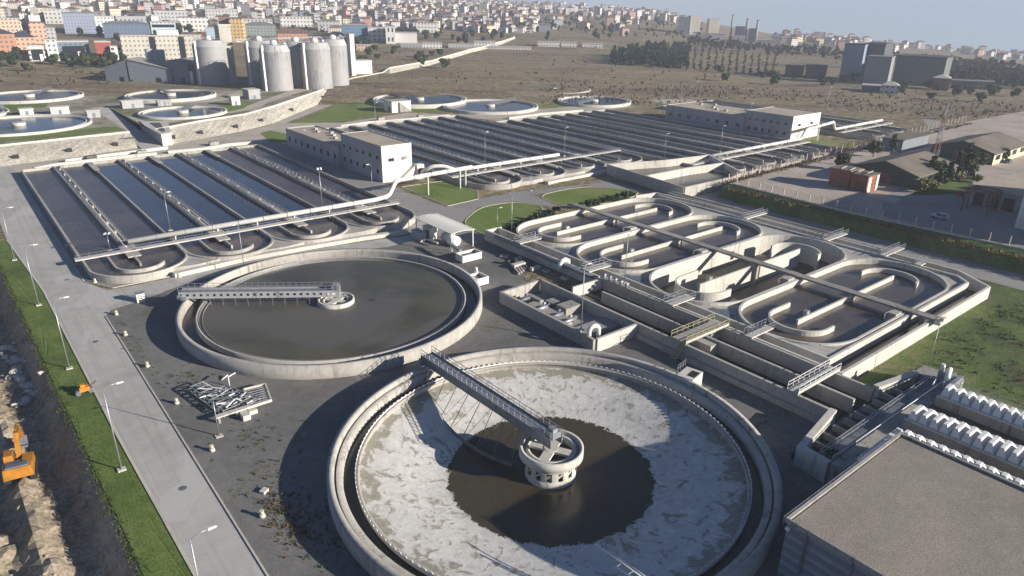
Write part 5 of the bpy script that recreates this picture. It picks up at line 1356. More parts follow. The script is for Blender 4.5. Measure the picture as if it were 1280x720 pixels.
m = MB(); m.bx(182, 197, 413, 424, 4.2, 13); m.build('wall', M['render_white'], t); m = MB(); m.bx(181.9, 182, 415, 422, 5, 11); m.build('door', M['galv_dark'], t); m = MB(); m.bx(181.7, 197.3, 412.7, 424.3, 13, 13.5); m.build('roof', M['concrete'], t)
def shed(name, label, q, depth, zl, zr, mat, z0, door=True):
    """mono-pitch shed: front edge q[0]->q[1], heights zl, zr"""
    t = thing(name, label, 'shed', (q[0][0], q[0][1], z0))
    a, b = Vector(q[0]), Vector(q[1]); d = (b-a).normalized(); n = Vector((-d.y, d.x))
    if n.dot(Vector((a.x-CX, a.y-CY))) < 0: n = -n
    c, e = b+n*depth, a+n*depth
    m = MB(); m.hull8([(p.x,p.y,z0) for p in (a,b,c,e)], [(a.x,a.y,z0+zl),(b.x,b.y,z0+zr),(c.x,c.y,z0+zr),(e.x,e.y,z0+zl)]); m.build('wall', M[mat], t)
    o = .5; a2, b2, c2, e2 = a-d*o-n*o, b+d*o-n*o, c+d*o+n*o, e-d*o+n*o
    m = MB(); m.hull8([(a2.x,a2.y,z0+zl+.02),(b2.x,b2.y,z0+zr+.02),(c2.x,c2.y,z0+zr+.02),(e2.x,e2.y,z0+zl+.02)], [(a2.x,a2.y,z0+zl+.4),(b2.x,b2.y,z0+zr+.4),(c2.x,c2.y,z0+zr+.4),(e2.x,e2.y,z0+zl+.4)]); m.build('roof', M['concrete_grey'], t)
    if door:
        p = a+d*((b-a).length*.62)-n*.06; m = MB(); m.beam((p.x,p.y,z0+1.8), (p.x+d.x*3,p.y+d.y*3,z0+1.8), .1, 3.2); m.build('door', M['dark_glass'], t)
    return t
shed('process_shed', 'dark blue-grey shed with a steep sloping roof left of the digesters', [(44.8,432.9),(64.5,416)], 16, 13.6, 8.2, 'shed_blue', 4.2)
shed('process_shed', 'larger dark shed hard against the lone digester', [(62.0,420.5),(72.5,409)], 34, 12.6, 10.6, 'shed_blue', 4.2)
shed('process_shed', 'low open-framed shed at the left end of the dark sheds', [(34,444),(44,434)], 10, 8, 12.6, 'shed_blue', 4.2)
t = thing('vent_stack', 'pair of small grey tanks rising behind the dark sheds', 'tank', (62, 446, 4.2))
m = MB(); m.cyl(61, 447, 2.2, 4.2, 22.5, 18); m.build('tank', M['render_grey'], t); m = MB(); m.cyl(67, 445, 2.6, 4.2, 22, 18); m.build('tank', M['digester'], t)
m = MB(); m.cyl(72.6, 404, .9, 4.2, 11.5, 12); m.cyl(72.6, 404, .9, 11.5, 12.2, 12, .3); single('white_column', m, M['white_metal'], 'small white upright tank in front of the dark sheds', 'tank')
for i, (x, y, sx, sy, h, l) in enumerate(((80,326,6,9,4.5,'grey kiosk on the terrace in front of the nearest digester'),(64.5,306,4,4,4,'pale kiosk at the tip of the grass wedge on the terrace'),(-8,318,7,4,3,'low pale kiosk among the left terrace basins'),(22,322,9,5,3.2,'grey flat kiosk beside the ramp road'),(36,322,6,4,2.2,'flat kiosk before the round basin at the digesters'),(-20,322,5,5,2.6,'tiny pale kiosk at the terrace meadow edge'),(2,300,5,4,2.8,'pale kiosk on the left shoulder of the ramp road'))):
    t = thing('kiosk', l, 'kiosk', (x, y, 4.2)); m = MB(); m.bx(x-sx/2, x+sx/2, y-sy/2, y+sy/2, 4.2, 4.2+h); m.build('wall', M['render_white' if i in (1,2,5) else 'render_grey'], t)
    m = MB(); m.bx(x-sx/2-.3, x+sx/2+.3, y-sy/2-.3, y+sy/2+.3, 4.2+h, 4.5+h); m.build('roof', M['concrete_pale'], t); m = MB(); m.bx(x-.6, x+.6, y-sy/2-.05, y-sy/2+.01, 4.3, 6.2); m.build('door', M['galv_dark'], t)

# ------------------------------------------------------------------ works yard to the east
YZ = 3.55
t = thing('brick_shed', 'red-brown brick shed with a pale roof frame at the edge of the works yard', 'shed', (156, 42, YZ))
m = MB(); m.bx(152.4, 158.6, 36.2, 41.0, YZ, 8.2); m.bx(152.6, 158.9, 41.6, 47.6, YZ, 8.6); m.build('wall', M['brick'], t)
m = MB(); m.bx(153.0, 154.6, 36.15, 36.2, YZ, 7.8); m.bx(157.4, 158.7, 36.0, 36.18, YZ, 8.0); m.build('pale_pier', M['render_white'], t)
m = MB(); m.bx(152.1, 158.9, 35.9, 41.2, 8.2, 8.5); m.bx(152.3, 159.1, 41.4, 47.9, 8.6, 8.9); m.build('roof', M['sheet_roof'], t)
m = MB(); m.bx(152.33, 152.4, 37, 39.5, YZ, 6.6); m.build('door', M['rust'], t); m = MB(); m.bx(152.5, 152.6, 43, 45.5, YZ, 6.6); m.build('door', M['rust'], t)
m = MB()
for i in range(4): m.beam((153,37+2.6*i,9.0), (157,37.4+2.6*i,9.1), .22)
m.build('roof_frame', M['concrete'], t)
m = MB(); m.bx(146, 151, 25.5, 29.5, YZ, YZ+.8); single('pallet_heap', m, M['concrete'], 'low pale heap of slabs in front of the brick shed', 'slabs')
def gable_shed(label, x0, x1, y0, y1, eave, ridge, wall, side):
    t = thing('gable_shed', label, 'shed', ((x0+x1)/2, (y0+y1)/2, YZ))
    ym = (y0+y1)/2
    m = MB(); pr_ = [(y0,YZ),(y1,YZ),(y1,eave),(ym,ridge),(y0,eave)]
    n = 5; v0 = [(x0,y,z) for y, z in pr_]; v1 = [(x1,y,z) for y, z in pr_]
    m.add(v0, [(4,3,2,1,0)]); m.build('gable_wall', M[wall], t); m = MB(); m.add(v1, [(0,1,2,3,4)]); m.build('gable_wall', M[wall], t)
    m = MB(); m.bx(x0+.02, x1-.02, y0, y0+.2, YZ, eave); m.build('side_wall', M[side], t); m = MB(); m.bx(x0+.02, x1-.02, y1-.2, y1, YZ, eave); m.build('side_wall', M[side], t)
    m = MB()
    for s in (0, 1):
        ya = y0-.6 if s == 0 else y1+.6
        sl = (ridge-eave)/((y1-y0)/2); ze = eave-sl*.6
        q = [(x0-.6,ya,ze+.05),(x1+.6,ya,ze+.05),(x1+.6,ym,ridge+.05),(x0-.6,ym,ridge+.05)]
        m.hull8(q, [(p[0],p[1],p[2]+.25) for p in q])
    m.build('roof', M['sheet_roof'], t)
    for i in range(4):
        x = x0+(x1-x0)*(i+.5)/4; m = MB(); m.bx(x-2, x+2, y0-.05, y0+.02, YZ+1.5, eave-.6); m.build('window', M['dark_glass'], t)
    m = MB(); m.bx(x0-.06, x0, ym-2.5, ym+2.5, YZ, eave-.3); m.build('door', M['rust'], t)
gable_shed('green-gabled shed with a brown roof behind the brick shed', 169, 195.5, 29.5, 49, 7.2, 10.0, 'green_sheet', 'green_sheet')
gable_shed('green-gabled shed with a brown roof and yellowish side, farther right', 226, 257, 29, 49, 7.3, 10.2, 'green_sheet', 'cream')
t = thing('low_shed', 'low dark shed behind the green-gabled shed, by the plant fence', 'shed', (232, 61, YZ))
m = MB(); m.bx(222, 244, 57.5, 65, YZ, 8); m.build('wall', M['shed_blue'], t); m = MB(); m.bx(221.6, 244.4, 57, 65.5, 8, 8.3); m.build('roof', M['sheet_roof'], t); m = MB(); m.bx(221.93, 222, 59, 61, YZ, 7); m.build('door', M['white_metal'], t)
t = thing('lattice_mast', 'slender faded red and grey lattice mast in the works yard', 'mast', (198, 37, YZ))
h0 = 21.0
for s in range(6):
    m = MB(); za, zb = YZ+h0*s/6, YZ+h0*(s+1)/6
    def wd(z): return .85*(1-(z-YZ)/h0*.75)
    for ax, ay in ((-1,-1),(1,-1),(1,1),(-1,1)):
        m.beam((198+ax*wd(za),37+ay*wd(za),za), (198+ax*wd(zb),37+ay*wd(zb),zb), .13)
    for (ax, ay), (bx_, by_) in zip(((-1,-1),(1,-1),(1,1),(-1,1)), ((1,-1),(1,1),(-1,1),(-1,-1))):
        m.beam((198+ax*wd(za),37+ay*wd(za),za), (198+bx_*wd(zb),37+by_*wd(zb),zb), .08); m.beam((198+ax*wd(zb),37+ay*wd(zb),zb), (198+bx_*wd(zb),37+by_*wd(zb),zb), .08)
    m.build('lattice_section', M['muted_red' if s % 2 == 0 else 'galv'], t)
t = thing('store_building', 'grey flat-roofed store with dark openings beside the parking', 'building', (173, 8, YZ))
m = MB(); m.bx(164, 182, 2, 14, YZ, 8); m.build('wall', M['render_grey'], t); m = MB(); m.bx(163.4, 182.4, 1.6, 14.5, 8, 8.5); m.build('roof', M['flat_roof'], t)
for i in range(3):
    m = MB(); m.bx(163.93, 164, 3+i*3.6, 5.6+i*3.6, YZ+.1, 7.0); m.build('opening', M['black'], t)
t = thing('steel_gantry', 'rusty open steel frame standing in the parking before the grey store', 'frame', (158.5, 9, YZ))
m = MB()
for x in (155,158.5,162):
    for y in (6,12): m.beam((x,y,YZ), (x,y,YZ+5.5), .3)
    m.beam((x,6,YZ+5.5), (x,12,YZ+5.5), .3); m.beam((x,6,YZ+3), (x,12,YZ+5.4), .2)
for y in (6, 12): m.beam((155,y,YZ+5.5), (162,y,YZ+5.5), .3)
m.build('frame', M['rust'], t)
t = thing('office_block', 'pale office block with dark window bands cut by the right edge of the picture', 'building', (160, -14, YZ))
m = MB(); m.bx(148.6, 176, -32, -2.4, YZ, 17.6); m.build('wall', M['render_white'], t); m = MB(); m.bx(148.3, 176.3, -32.3, -2.1, 17.6, 18.2); m.build('roof', M['concrete_grey'], t)
for i in range(4):
    m = MB(); m.bx(148.5, 148.62, -31, -4.4, 5+i*3.2, 6.6+i*3.2); m.build('window', M['dark_glass'], t)
t = thing('red_crate_stack', 'small red-brown crate stack on the parking edge', 'crates', (171, 19, YZ))
m = MB(); m.bx(170.4, 172.4, 18, 19.4, YZ, YZ+1.4); m.build('crate', M['red_paint'], t); m = MB(); m.bx(172.5, 173.6, 18.2, 19.2, YZ, YZ+.8); m.build('crate', M['rust'], t)
def car(label, x, y, rz, paint):
    t = thing('parked_car', label, 'car', (x, y, YZ+.02), 'cars parked in the works yard'); t['_org'] = (0,0,0)
    m = MB(); m.hull8([(-2.1,-.85,.3),(2.1,-.85,.3),(2.1,.85,.3),(-2.1,.85,.3)], [(-2.05,-.8,.85),(2.0,-.8,.75),(2.0,.8,.75),(-2.05,.8,.85)]); m.hull8([(-1.9,-.78,.86),(1.0,-.78,.8),(1.0,.78,.8),(-1.9,.78,.86)], [(-1.5,-.62,1.42),(.3,-.62,1.42),(.3,.62,1.42),(-1.5,.62,1.42)]); b = m.build('body', plain('car_paint', paint, .3), t)
    m = MB(); m.hull8([(-1.86,-.8,.9),(.92,-.8,.85),(.92,.8,.85),(-1.86,.8,.9)], [(-1.56,-.66,1.34),(.36,-.66,1.34),(.36,.66,1.34),(-1.56,.66,1.34)]); m.build('window', M['dark_glass'], t)
    for wx in (-1.3, 1.3):
        for wy in (-.78, .78):
            m = MB(); m.tube([(wx,wy-.1,.32),(wx,wy+.1,.32)], .32, 12); m.build('wheel', M['black'], t)
    t.rotation_euler = (0,0,rz)
car('dark parked car by the conifers in the works yard', 203, 27, .4, (.03,.03,.035)); car('white parked car by the conifers in the works yard', 199.5, 23.5, .4, (.7,.7,.7)); car('blue-grey parked car beside the yellowish shed side', 236, 27.5, .1, (.12,.16,.22)); car('dark red parked car on the parking', 184, 18.5, 1.2, (.25,.04,.04)); car('silver parked car near the office block', 142, 12, 1.5, (.45,.46,.47))
def fence(label, pts, zs, h, n, weed=None):
    t = thing('wire_fence', label, 'fence', (pts[0][0], pts[0][1], zs[0]))
    P = [Vector((p[0], p[1], z)) for p, z in zip(pts, zs)]; L = sum((b-a).length for a, b in zip(P, P[1:])); m = MB()
    for a, b in zip(P, P[1:]):
        for k in range(5): z = h*(k+.6)/5; m.beam(a+Vector((0,0,z)), b+Vector((0,0,z)), .05)
    m.build('wire', M['rust'], t)
    for i in range(n):
        d = L*i/(n-1); 
        for a, b in zip(P, P[1:]):
            l = (b-a).length
            if d <= l+1e-6: q = a+(b-a)*(d/l); break
            d -= l
        m = MB(); m.bx(q.x-.11, q.x+.11, q.y-.11, q.y+.11, q.z-.3, q.z+h); m.build('post', M['concrete_pale'], t)
fence('tall post-and-wire fence along the plant road behind the square tanks', [(131,67.5),(200,71.5),(330,76)], (3.4,3.4,3.4), 2.6, 46)
fence('post-and-wire fence on the kerb above the grass bank', [(130.2,64),(128.8,28),(131.6,-10),(132,-58)], (3.6,3.6,3.6,3.6), 2.2, 32)

for i, (pth, l) in enumerate((([(-30,218.5),(-24,221.5),(-6,223),(8,222.5)],'low pale wall bending along the apron behind the roadside basin, left part'),([(12,223),(24,222),(34,225),(47,224)],'low pale wall bending along the apron behind the roadside basin, right part'),([(-20,227),(0,230),(14,232)],'low kerb wall at the foot of the left stone pitching'),([(88,240),(104,243),(124,241),(146,240)],'low pale wall on the apron behind the dark middle basin'),([(165,217),(188,219),(214,216)],'low pale wall on the apron behind the basin before the meadow'))):
    m = MB(); m.wall(pth, 1.3, 0, 1.1); single('low_wall', m, M['concrete_pale'], l, 'wall')
for i, (x, y, l) in enumerate(((-12,226,'small dark valve box on the apron below the left stone pitching'),(4,226,'small pale valve box on the apron by the ramp foot'),(30,229,'small grey valve box on the apron right of the ramp'),(112,247,'small grey valve box by the lawn behind the dark middle basin'),(132,244,'small pale valve box by the lawn near the pump house'))):
    t = thing('valve_box', l, 'valve box', (x, y, .04)); m = MB(); m.bx(x-1.6, x+1.6, y-1, y+1, .04, 1.5); m.build('box', M['concrete_wet' if i == 0 else 'concrete'], t); m = MB(); m.bx(x-1.2, x+.2, y-.8, y+.8, 1.5, 1.62); m.build('cover', M['galv_dark'], t)
# ------------------------------------------------------------------ trees, woods, weeds
def leafmat(name, a, b):
    t = NT(name); n = t.noise(t.pos, .9, 4, .7); i = t.n('ShaderNodeObjectInfo').outputs['Random']
    c = t.mix(n, a, b); c = t.mix(.35, c, t.ramp(i, [(0, .35), (1, 1.0)]), 'MULTIPLY')
    return t.fin(c, .8, 0, .2)
M['leaf'] = leafmat('leaf', (.03,.05,.018), (.07,.10,.03)); M['leaf_dark'] = leafmat('leaf_dark', (.018,.032,.018), (.04,.06,.026)); M['leaf_gold'] = leafmat('leaf_gold', (.13,.13,.04), (.28,.26,.12))
M['bark'] = plain('bark', (.10,.075,.05), .9)
M['pine'] = leafmat('pine_needles', (.016,.04,.026), (.035,.075,.042))
def crown(mb, c, rx, rz, n, seed, conifer=False, leaf=.5):
    r = random.Random(seed); c = Vector(c); cl = []
    for i in range(max(4, n//22)):
        while True:
            d = Vector((r.uniform(-1,1), r.uniform(-1,1), r.uniform(-1,1)))
            if d.length < 1: break
        if conifer: k = (1-(d.z+1)/2)*.9+.1; q = Vector((d.x*rx*k, d.y*rx*k, d.z*rz))
        else: q = Vector((d.x*rx*.8, d.y*rx*.8, d.z*rz*.8))
        cl.append((q, r.uniform(.25,.45)*rx*(1 if not conifer else .7)))
    for i in range(n):
        q, s = r.choice(cl); v = Vector((r.gauss(0,1), r.gauss(0,1), r.gauss(0,1))).normalized()
        p = c+q+v*s*r.uniform(.6,1.05); a = leaf*r.uniform(.6,1.3)
        u = v.orthogonal().normalized(); u.rotate(Matrix.Rotation(r.uniform(0,6.28), 3, v)); w = v.cross(u); u = (u+v*r.uniform(-.6,.6))*a; w = (w+v*r.uniform(-.6,.6))*a*.7
        mb.add([p-u-w, p+u-w*.4, p+u*.4+w, p-u*.8+w*.7], [(0,1,2,3)])
def tree_proto(name, label, h, rx, n, seed, mat, conifer=False, leaf=.5):
    t = thing(name, label, 'tree', (0,0,0)); t['_org'] = (0,0,0)
    m = MB(); th = h*.3
    m.cyl(0, 0, .035*h, -.3, h*.6, 8, .012*h)
    r = random.Random(seed)
    for i in range(4): a = r.uniform(0,6.28); m.tube([(0,0,h*(.25+.08*i)),(.3*rx*math.cos(a),.3*rx*math.sin(a),h*(.4+.08*i)),(.65*rx*math.cos(a),.65*rx*math.sin(a),h*(.5+.09*i))], .012*h, 5)
    m.build('trunk', M['bark'], t)
    m = MB(); crown(m, (0,0,h*(.56 if conifer else .62)), rx, h*(.46 if conifer else .38), n, seed, conifer, leaf); m.build('crown', M[mat], t)
    return t
rt = random.Random(21)
P_ = {}
def put_tree(kind, x, y, z, s, label, grp):
    spec = {'con': ('conifer_tree', 11, 2.6, 900, 'leaf_dark', True, .45), 'broad': ('broadleaf_tree', 9, 4.2, 800, 'leaf', False, .6), 'gold': ('golden_bush', 4.2, 2.6, 600, 'leaf_gold', False, .35), 'far': ('broadleaf_tree', 10, 4.6, 170, 'leaf_dark', False, 1.2), 'farb': ('broadleaf_tree', 8, 4.6, 150, 'leaf', False, 1.2)}[kind]
    if kind not in P_:
        P_[kind] = t = tree_proto(spec[0], label, spec[1], spec[2], spec[3], 5+len(P_), spec[4], spec[5], spec[6]); t.location = (x, y, z); t.scale = (s,s,s); t['group'] = grp
    else: t = dup(P_[kind], (x, y, z), label, rt.uniform(0,6.28), grp, (s,s,s))
    return t
for x, y, k, s, l in ((186,27.5,'con',.62,'dark conifer nearest the lattice mast'),(191,26.5,'con',.55,'shorter dark conifer beside the first one'),(199,30,'con',.75,'tallest dark conifer in the works yard'),(205,28,'con',.66,'dark conifer on the right of the tallest one'),(210,31,'broad',.7,'dark round tree beside the conifers'),
    (217,30,'broad',.62,'dark round tree before the second green gable'),(221,35,'con',.72,'dark conifer against the second green gable'),(166,27,'gold',1.0,'pale golden bush by the end of the green shed'),(171,26,'gold',.8,'smaller golden-green bush beside the pale one'),(178,26.5,'broad',.45,'low green bush along the yard lawn'),(184,27,'broad',.5,'green bush between lawn and conifers'),(190,26,'gold',.7,'golden bush under the conifers'),
    (184,30.5,'broad',.75,'dark round tree at the corner of the green shed'),(187,33,'con',.7,'small dark conifer tucked beside the green shed'),(200,27,'broad',.6,'low round tree before the tall conifers'),(236,29.5,'broad',.55,'low tree along the yellowish shed side'),(176,56,'broad',.6,'round tree behind the green-gabled shed'),(206,60,'broad',.65,'round tree between the sheds and the plant fence'),(193,22,'gold',.6,'pale shrub at the parking corner'),(218,59,'con',.7,'slim dark conifer by the low dark shed'),(25.2,-22.6,'broad',.36,'weedy green bush growing at the corner of the inlet chamber')):
    z = YZ if x > 100 else 0
    put_tree(k, x, y, z, s, l, 'trees of the works yard' if x > 100 else None)
# hedge of small shrubs along the lawn edge
hs = None
for i, (x, y) in enumerate([(54+3.0*i, 76.2+.9*i) for i in range(8)]+[(83+3.1*i, 81.2+.15*i) for i in range(8)]):
    if hs is None:
        hs = thing('lawn_shrub', 'small dark shrub in the row at the lawn edge behind the oval basins', 'shrub', (x, y, .05), 'shrub row along the lawn edge'); hs['_org'] = (0,0,0)
        m = MB(); crown(m, (0,0,.9), 1.15, .8, 260, 77, False, .25); m.build('crown', M['leaf_dark'], hs); m = MB(); m.cyl(0,0,.08,0,.9,6); m.build('stem', M['bark'], hs)
    else: dup(hs, (x, y, .05), hs['label'], i*1.3, hs['group'], (1,1,.8+.1*(i%5)))
# weeds in the yard and rough grass tufts
def tufts(name, spots, mat, n, lo, hi, seed, lab):
    r = random.Random(seed); m = MB()
    for (cx, cy, sx, sy, z, k) in spots:
        for i in range(k):
            x, y = cx+r.gauss(0,sx), cy+r.gauss(0,sy); s = r.uniform(lo, hi)
            zz = z(x, y) if callable(z) else z
            for q in range(n):
                a = r.uniform(0,6.28); d = Vector((math.cos(a), math.sin(a), 0)); o = Vector((x+r.gauss(0,s*.6), y+r.gauss(0,s*.6), zz))
                m.add([o-d*s*.35, o+d*s*.35, o+Vector((r.gauss(0,s*.4), r.gauss(0,s*.4), s*r.uniform(.6,1.3)))], [(0,1,2)])
    o = m.build(name, M[mat]); tag(o, lab, name, None, 'stuff')
M['dry_weed'] = leafmat('dry_weed', (.12,.075,.03), (.20,.14,.06)); M['green_weed'] = leafmat('green_weed', (.045,.065,.015), (.085,.11,.03))
tufts('weeds', [(-30.2,10,1.0,3.5,.02,150),(40,38.5,1.6,4,.02,240),(38.5,46,1,3,.02,60),(26,-11.5,1.2,1.0,.02,50),(20,-18,1.5,3,.02,30)], 'dry_weed', 5, .1, .3, 3, 'dry brown weeds growing through the yard surface')
tufts('weeds', [(-29.5,16,2.2,4,.02,60),(-27,28,3,3,.02,40),(-30,48,1.5,3,.02,40),(-28.5,6,1.5,4,.02,120),(-33.4,60,.6,10,.02,50),(30.5,-22,2.2,1.6,.02,120),(27.5,-24,2.0,3,.02,200),(36,8,.2,12,.02,60)], 'green_weed', 5, .1, .32, 4, 'green weeds in patches on the yard')
spots = []
r5 = random.Random(5)
for i in range(420):
    x, y = r5.uniform(48.5, 124), r5.uniform(-88, -15.5)
    spots.append((x, y, 1.2, 1.2, zg, 7))
tufts('grass', spots, 'green_weed', 4, .12, .4, 8, 'rough grass tufts over the lawn beside the ovals')
tufts('grass', [(lerp_k([-120,-20,15,38,65,120,140], [-44.0,-44.1,-44.5,-45.1,-45.8,-46.9,-47.2], -20+k*1.5)-.1, -20+k*1.5, .28, .9, -.02, 14) for k in range(95)], 'green_weed', 4, .12, .32, 9, 'ragged grass hanging over the edge of the pit')
tufts('grass', [(126.2, -55+k*1.6, .6, .8, lambda x, y: 2.9, 10) for k in range(75)]+[(131.5+k*2.0, 67.2+.04*k, .9, .7, 3.3, 14) for k in range(95)], 'dry_weed', 4, .25, .8, 10, 'dry tall grass along the bank and the fence')

# ------------------------------------------------------------------ far woods and single trees
def wood(label, spots, mat, seed, hs_, conifer=True):
    r = random.Random(seed); m = MB()
    for az, D in spots:
        x, y = unpolar(az, D); z = zt(x, y); h = r.uniform(*hs_)
        crown(m, (x,y,z+h*.5), h*.34, h*.5, 46, r.randrange(9999), conifer, h*.13)
    o = m.build('wood', M[mat]); tag(o, label, 'wood', None, 'stuff')
r6 = random.Random(6)
wood('dark green pine wood on the meadow in the middle distance', [(a, d) for a, d in [(r6.uniform(7.4, 13.2), r6.uniform(640, 860)) for _ in range(520)] if d < 660+(a-7.4)*40+60 and d > 640-(a-9)*2], 'pine', 3, (6, 11))
wood('dark belt of trees near the right skyline', [(r6.uniform(30.5, 39), r6.uniform(690, 1000)) for _ in range(420)], 'leaf_dark', 4, (8, 13), False)
wood('dark belt of trees behind the slab-like blocks', [(r6.uniform(13, 31), r6.gauss(960, 35)) for _ in range(300)], 'leaf_dark', 5, (6, 11), False)
wood('rows of young trees in a plantation on the meadow', [(12.6+k*.52+.04*r6.gauss(0,1), 640+j*16+r6.gauss(0,3)) for k in range(14) for j in range(15)], 'leaf', 6, (3.2, 5), False)
k_ = 0
for (a0, a1, d0, d1, n, kind, l) in ((-36,-27,585,640,16,'far','dark tree in the belt before the white modern buildings'),(-36,-27,560,610,10,'farb','green bush-like tree at the edge of the brown field on the left'),(-15,-10.5,640,760,16,'far','dark tree beside the terracotta building'),(-10,0,800,900,18,'far','dark tree below the hillside town'),(0,9,860,1150,22,'far','dark tree on the slope below the ridge houses'),(-36,-20,700,900,22,'far','dark tree between the blocks of the left town'),
    (14,28,560,650,14,'farb','green tree on the meadow before the slab-like blocks'),(28,37,520,640,14,'farb','round green tree on the right meadow'),(-12,-5,560,700,14,'farb','low bush on the brown slope right of the digesters'),(3,14,1150,1500,20,'far','dark tree under the ridge skyline')):
    for i in range(n):
        x, y = unpolar(rt.uniform(a0, a1), rt.uniform(d0, d1)); put_tree(kind, x, y, zt(x, y)-.3, rt.uniform(.6, 1.15), l, l.replace('dark tree','dark trees').replace('green tree','green trees').replace('green bush-like tree','green bush-like trees').replace('round green tree','round green trees').replace('low bush','low bushes'))

# ------------------------------------------------------------------ blocks and houses beyond the plant
FM = {}
def fm(wall, win=(.10,.11,.13), px=3.2, pz=3.2):
    k = (wall, win, px, pz)
    if k not in FM: FM[k] = facade('facade', wall, win, px, pz)
    return FM[k]
ROOF = {'red': plain('red_tile_roof', (.25,.125,.095), .8, 0, .3), 'grey': plain('grey_roof', (.22,.22,.22), .8, 0, .3), 'pale': plain('pale_roof', (.48,.46,.43), .8, 0, .2), 'brown': plain('brown_roof', (.20,.12,.09), .8, 0, .3), 'dark': plain('dark_roof', (.07,.075,.09), .7, 0, .3)}
def az_of(u):
    return math.degrees(math.atan((u-640)/877.0/ (math.cos(tilt)+.36*math.sin(tilt)))) -.28
def block(name, label, u0, u1, D, h, dep, wall, roof='pale', win=(.10,.11,.13), px=3.2, pz=3.2, rot=0, rh=.6, extra=None, cat='building', z_off=0):
    """a far building spanning bearings az_of(u0)..az_of(u1) at distance D; h metres tall"""
    a0, a1 = az_of(u0), az_of(u1); am = (a0+a1)/2; x, y = unpolar(am, D); w = 2*D*math.tan(R((a1-a0)/2)); z = min(zt(*unpolar(a0, D)), zt(*unpolar(a1, D)), zt(x, y))-.5+z_off
    t = thing(name, label, cat, (x, y, z)); t['_org'] = (0,0,0)
    m = MB(); m.bx(-w/2, w/2, 0, dep, 0, h); m.build('wall', fm(wall, win, px, pz), t)
    m = MB()
    if rh > 1.0:
        o = .5; m.add([(-w/2-o,-o,h),(w/2+o,-o,h),(w/2+o,dep+o,h),(-w/2-o,dep+o,h),(-w/2+dep*.35,dep/2,h+rh),(w/2-dep*.35,dep/2,h+rh)], [(0,1,5,4),(1,2,5),(2,3,4,5),(3,0,4),(3,2,1,0)])
    else: m.bx(-w/2-.3, w/2+.3, -.3, dep+.3, h, h+rh)
    m.build('roof', ROOF[roof], t)
    if extra: extra(t, w, dep, h)
    t.rotation_euler = (0, 0, -R(am)-TH+R(rot))
    return t
def gaps(t, w, dep, h):
    for u in (.34, .70):
        m = MB(); m.bx(-w/2+w*u, -w/2+w*u+4.2, -.12, .05, 0, h-.5); m.build('glazed_bay', M['dark_glass'], t)
    m = MB(); m.bx(-w*.05, w*.22, 3, 9, h+.6, h+4); m.build('roof_storey', M['render_white'], t)
def bands(t, w, dep, h):
    for i in range(3):
        m = MB(); m.bx(-w/2+1, w/2-1, -.12, .05, h*.2+i*h*.28, h*.34+i*h*.28); m.build('window', M['dark_glass'], t)
def portal(t, w, dep, h):
    m = MB(); m.bx(-w*.35, w*.35, -.2, .05, h*.12, h*.8); m.build('glass_front', M['dark_glass'], t)
    m = MB(); m.bx(w*.1, w*.3, -1.2, -.25, 0, h*.5); m.build('porch', M['render_white'], t)
WH, CR_, OR_, PK, BL, DB = (.66,.65,.63), (.54,.52,.45), (.42,.22,.14), (.42,.23,.20), (.34,.46,.54), (.13,.18,.27)
block('apartment_block', 'rust-orange block with a dark roof at the left edge', -14, 18, 655, 17, 20, OR_, 'dark', rh=4, rot=14)
block('apartment_block', 'long peach block with a dark roof behind the white modern house', 14, 44, 668, 13, 18, (.56,.36,.24), 'dark', rh=4, rot=10)
block('apartment_block', 'taller peach block with pale strip beside the rust-orange one', 38, 58, 690, 21, 18, (.54,.34,.24), 'brown', rot=8)
block('showroom', 'white modern house with a black glass front, smaller', 30, 52, 632, 11, 12, WH, 'pale', rh=.8, extra=portal)
block('showroom', 'white modern hall with a wide black glass front', 54, 68, 630, 15, 14, WH, 'pale', rh=.8)
block('showroom', 'long white-framed hall with blue glazing beside the white modern hall', 68, 108, 634, 13, 18, (.16,.22,.28), 'pale', rh=1, extra=portal)
block('showroom', 'red block with white portal left of the long cream block', 116, 136, 626, 13.5, 14, (.42,.09,.07), 'pale', rh=1)
block('showroom', 'dark gridded white house touching the long cream block', 134, 148, 622, 11, 12, WH, 'pale', (.03,.035,.04), 4.5, 3.6)
block('school_block', 'long cream block with rows of windows and dark glazed bays', 149, 251, 618, 18.5, 16, CR_, 'pale', (.20,.20,.19), 2.9, 3.3, extra=gaps)
block('apartment_block', 'pink-red block at the right end of the cream block', 243, 258, 655, 14.5, 14, PK, 'brown', rh=3)
block('office_block', 'pale blue glass block behind the stair tower', 258, 279, 672, 19, 16, BL, 'pale', (.26,.38,.46), 2, 3)
block('apartment_block', 'brown tower block left of the yellow one', 275, 289, 752, 23, 16, (.24,.15,.11), 'dark')
block('apartment_block', 'yellow tower block above the digesters', 288, 304, 742, 22, 16, (.62,.44,.20), 'dark', rot=-10)
block('office_block', 'white office with three dark window bands on the hillside', 190, 221, 745, 18, 16, (.50,.58,.64), 'pale', extra=bands)
block('factory_hall', 'long dark blue hall above the cream block', 130, 188, 800, 13, 24, DB, 'grey', rh=2.4)
block('office_block', 'big grey-blue gridded block high on the left', 82, 122, 850, 20, 22, (.27,.31,.40), 'grey', (.12,.15,.22), 2.6, 3)
block('apartment_block', 'white block stepping beside the grey-blue gridded block', 119, 146, 862, 16, 18, WH, 'pale')
block('apartment_block', 'peach and white block at the top left corner', 0, 28, 835, 15, 18, (.58,.44,.34), 'pale')
block('factory_hall', 'flat white roofed hall at the upper left', 44, 70, 790, 10, 22, (.42,.43,.44), 'pale', rh=1.2)
block('factory_hall', 'grey teal hall right of the yellow tower', 305, 345, 820, 11, 26, (.24,.28,.28), 'grey', rh=3)
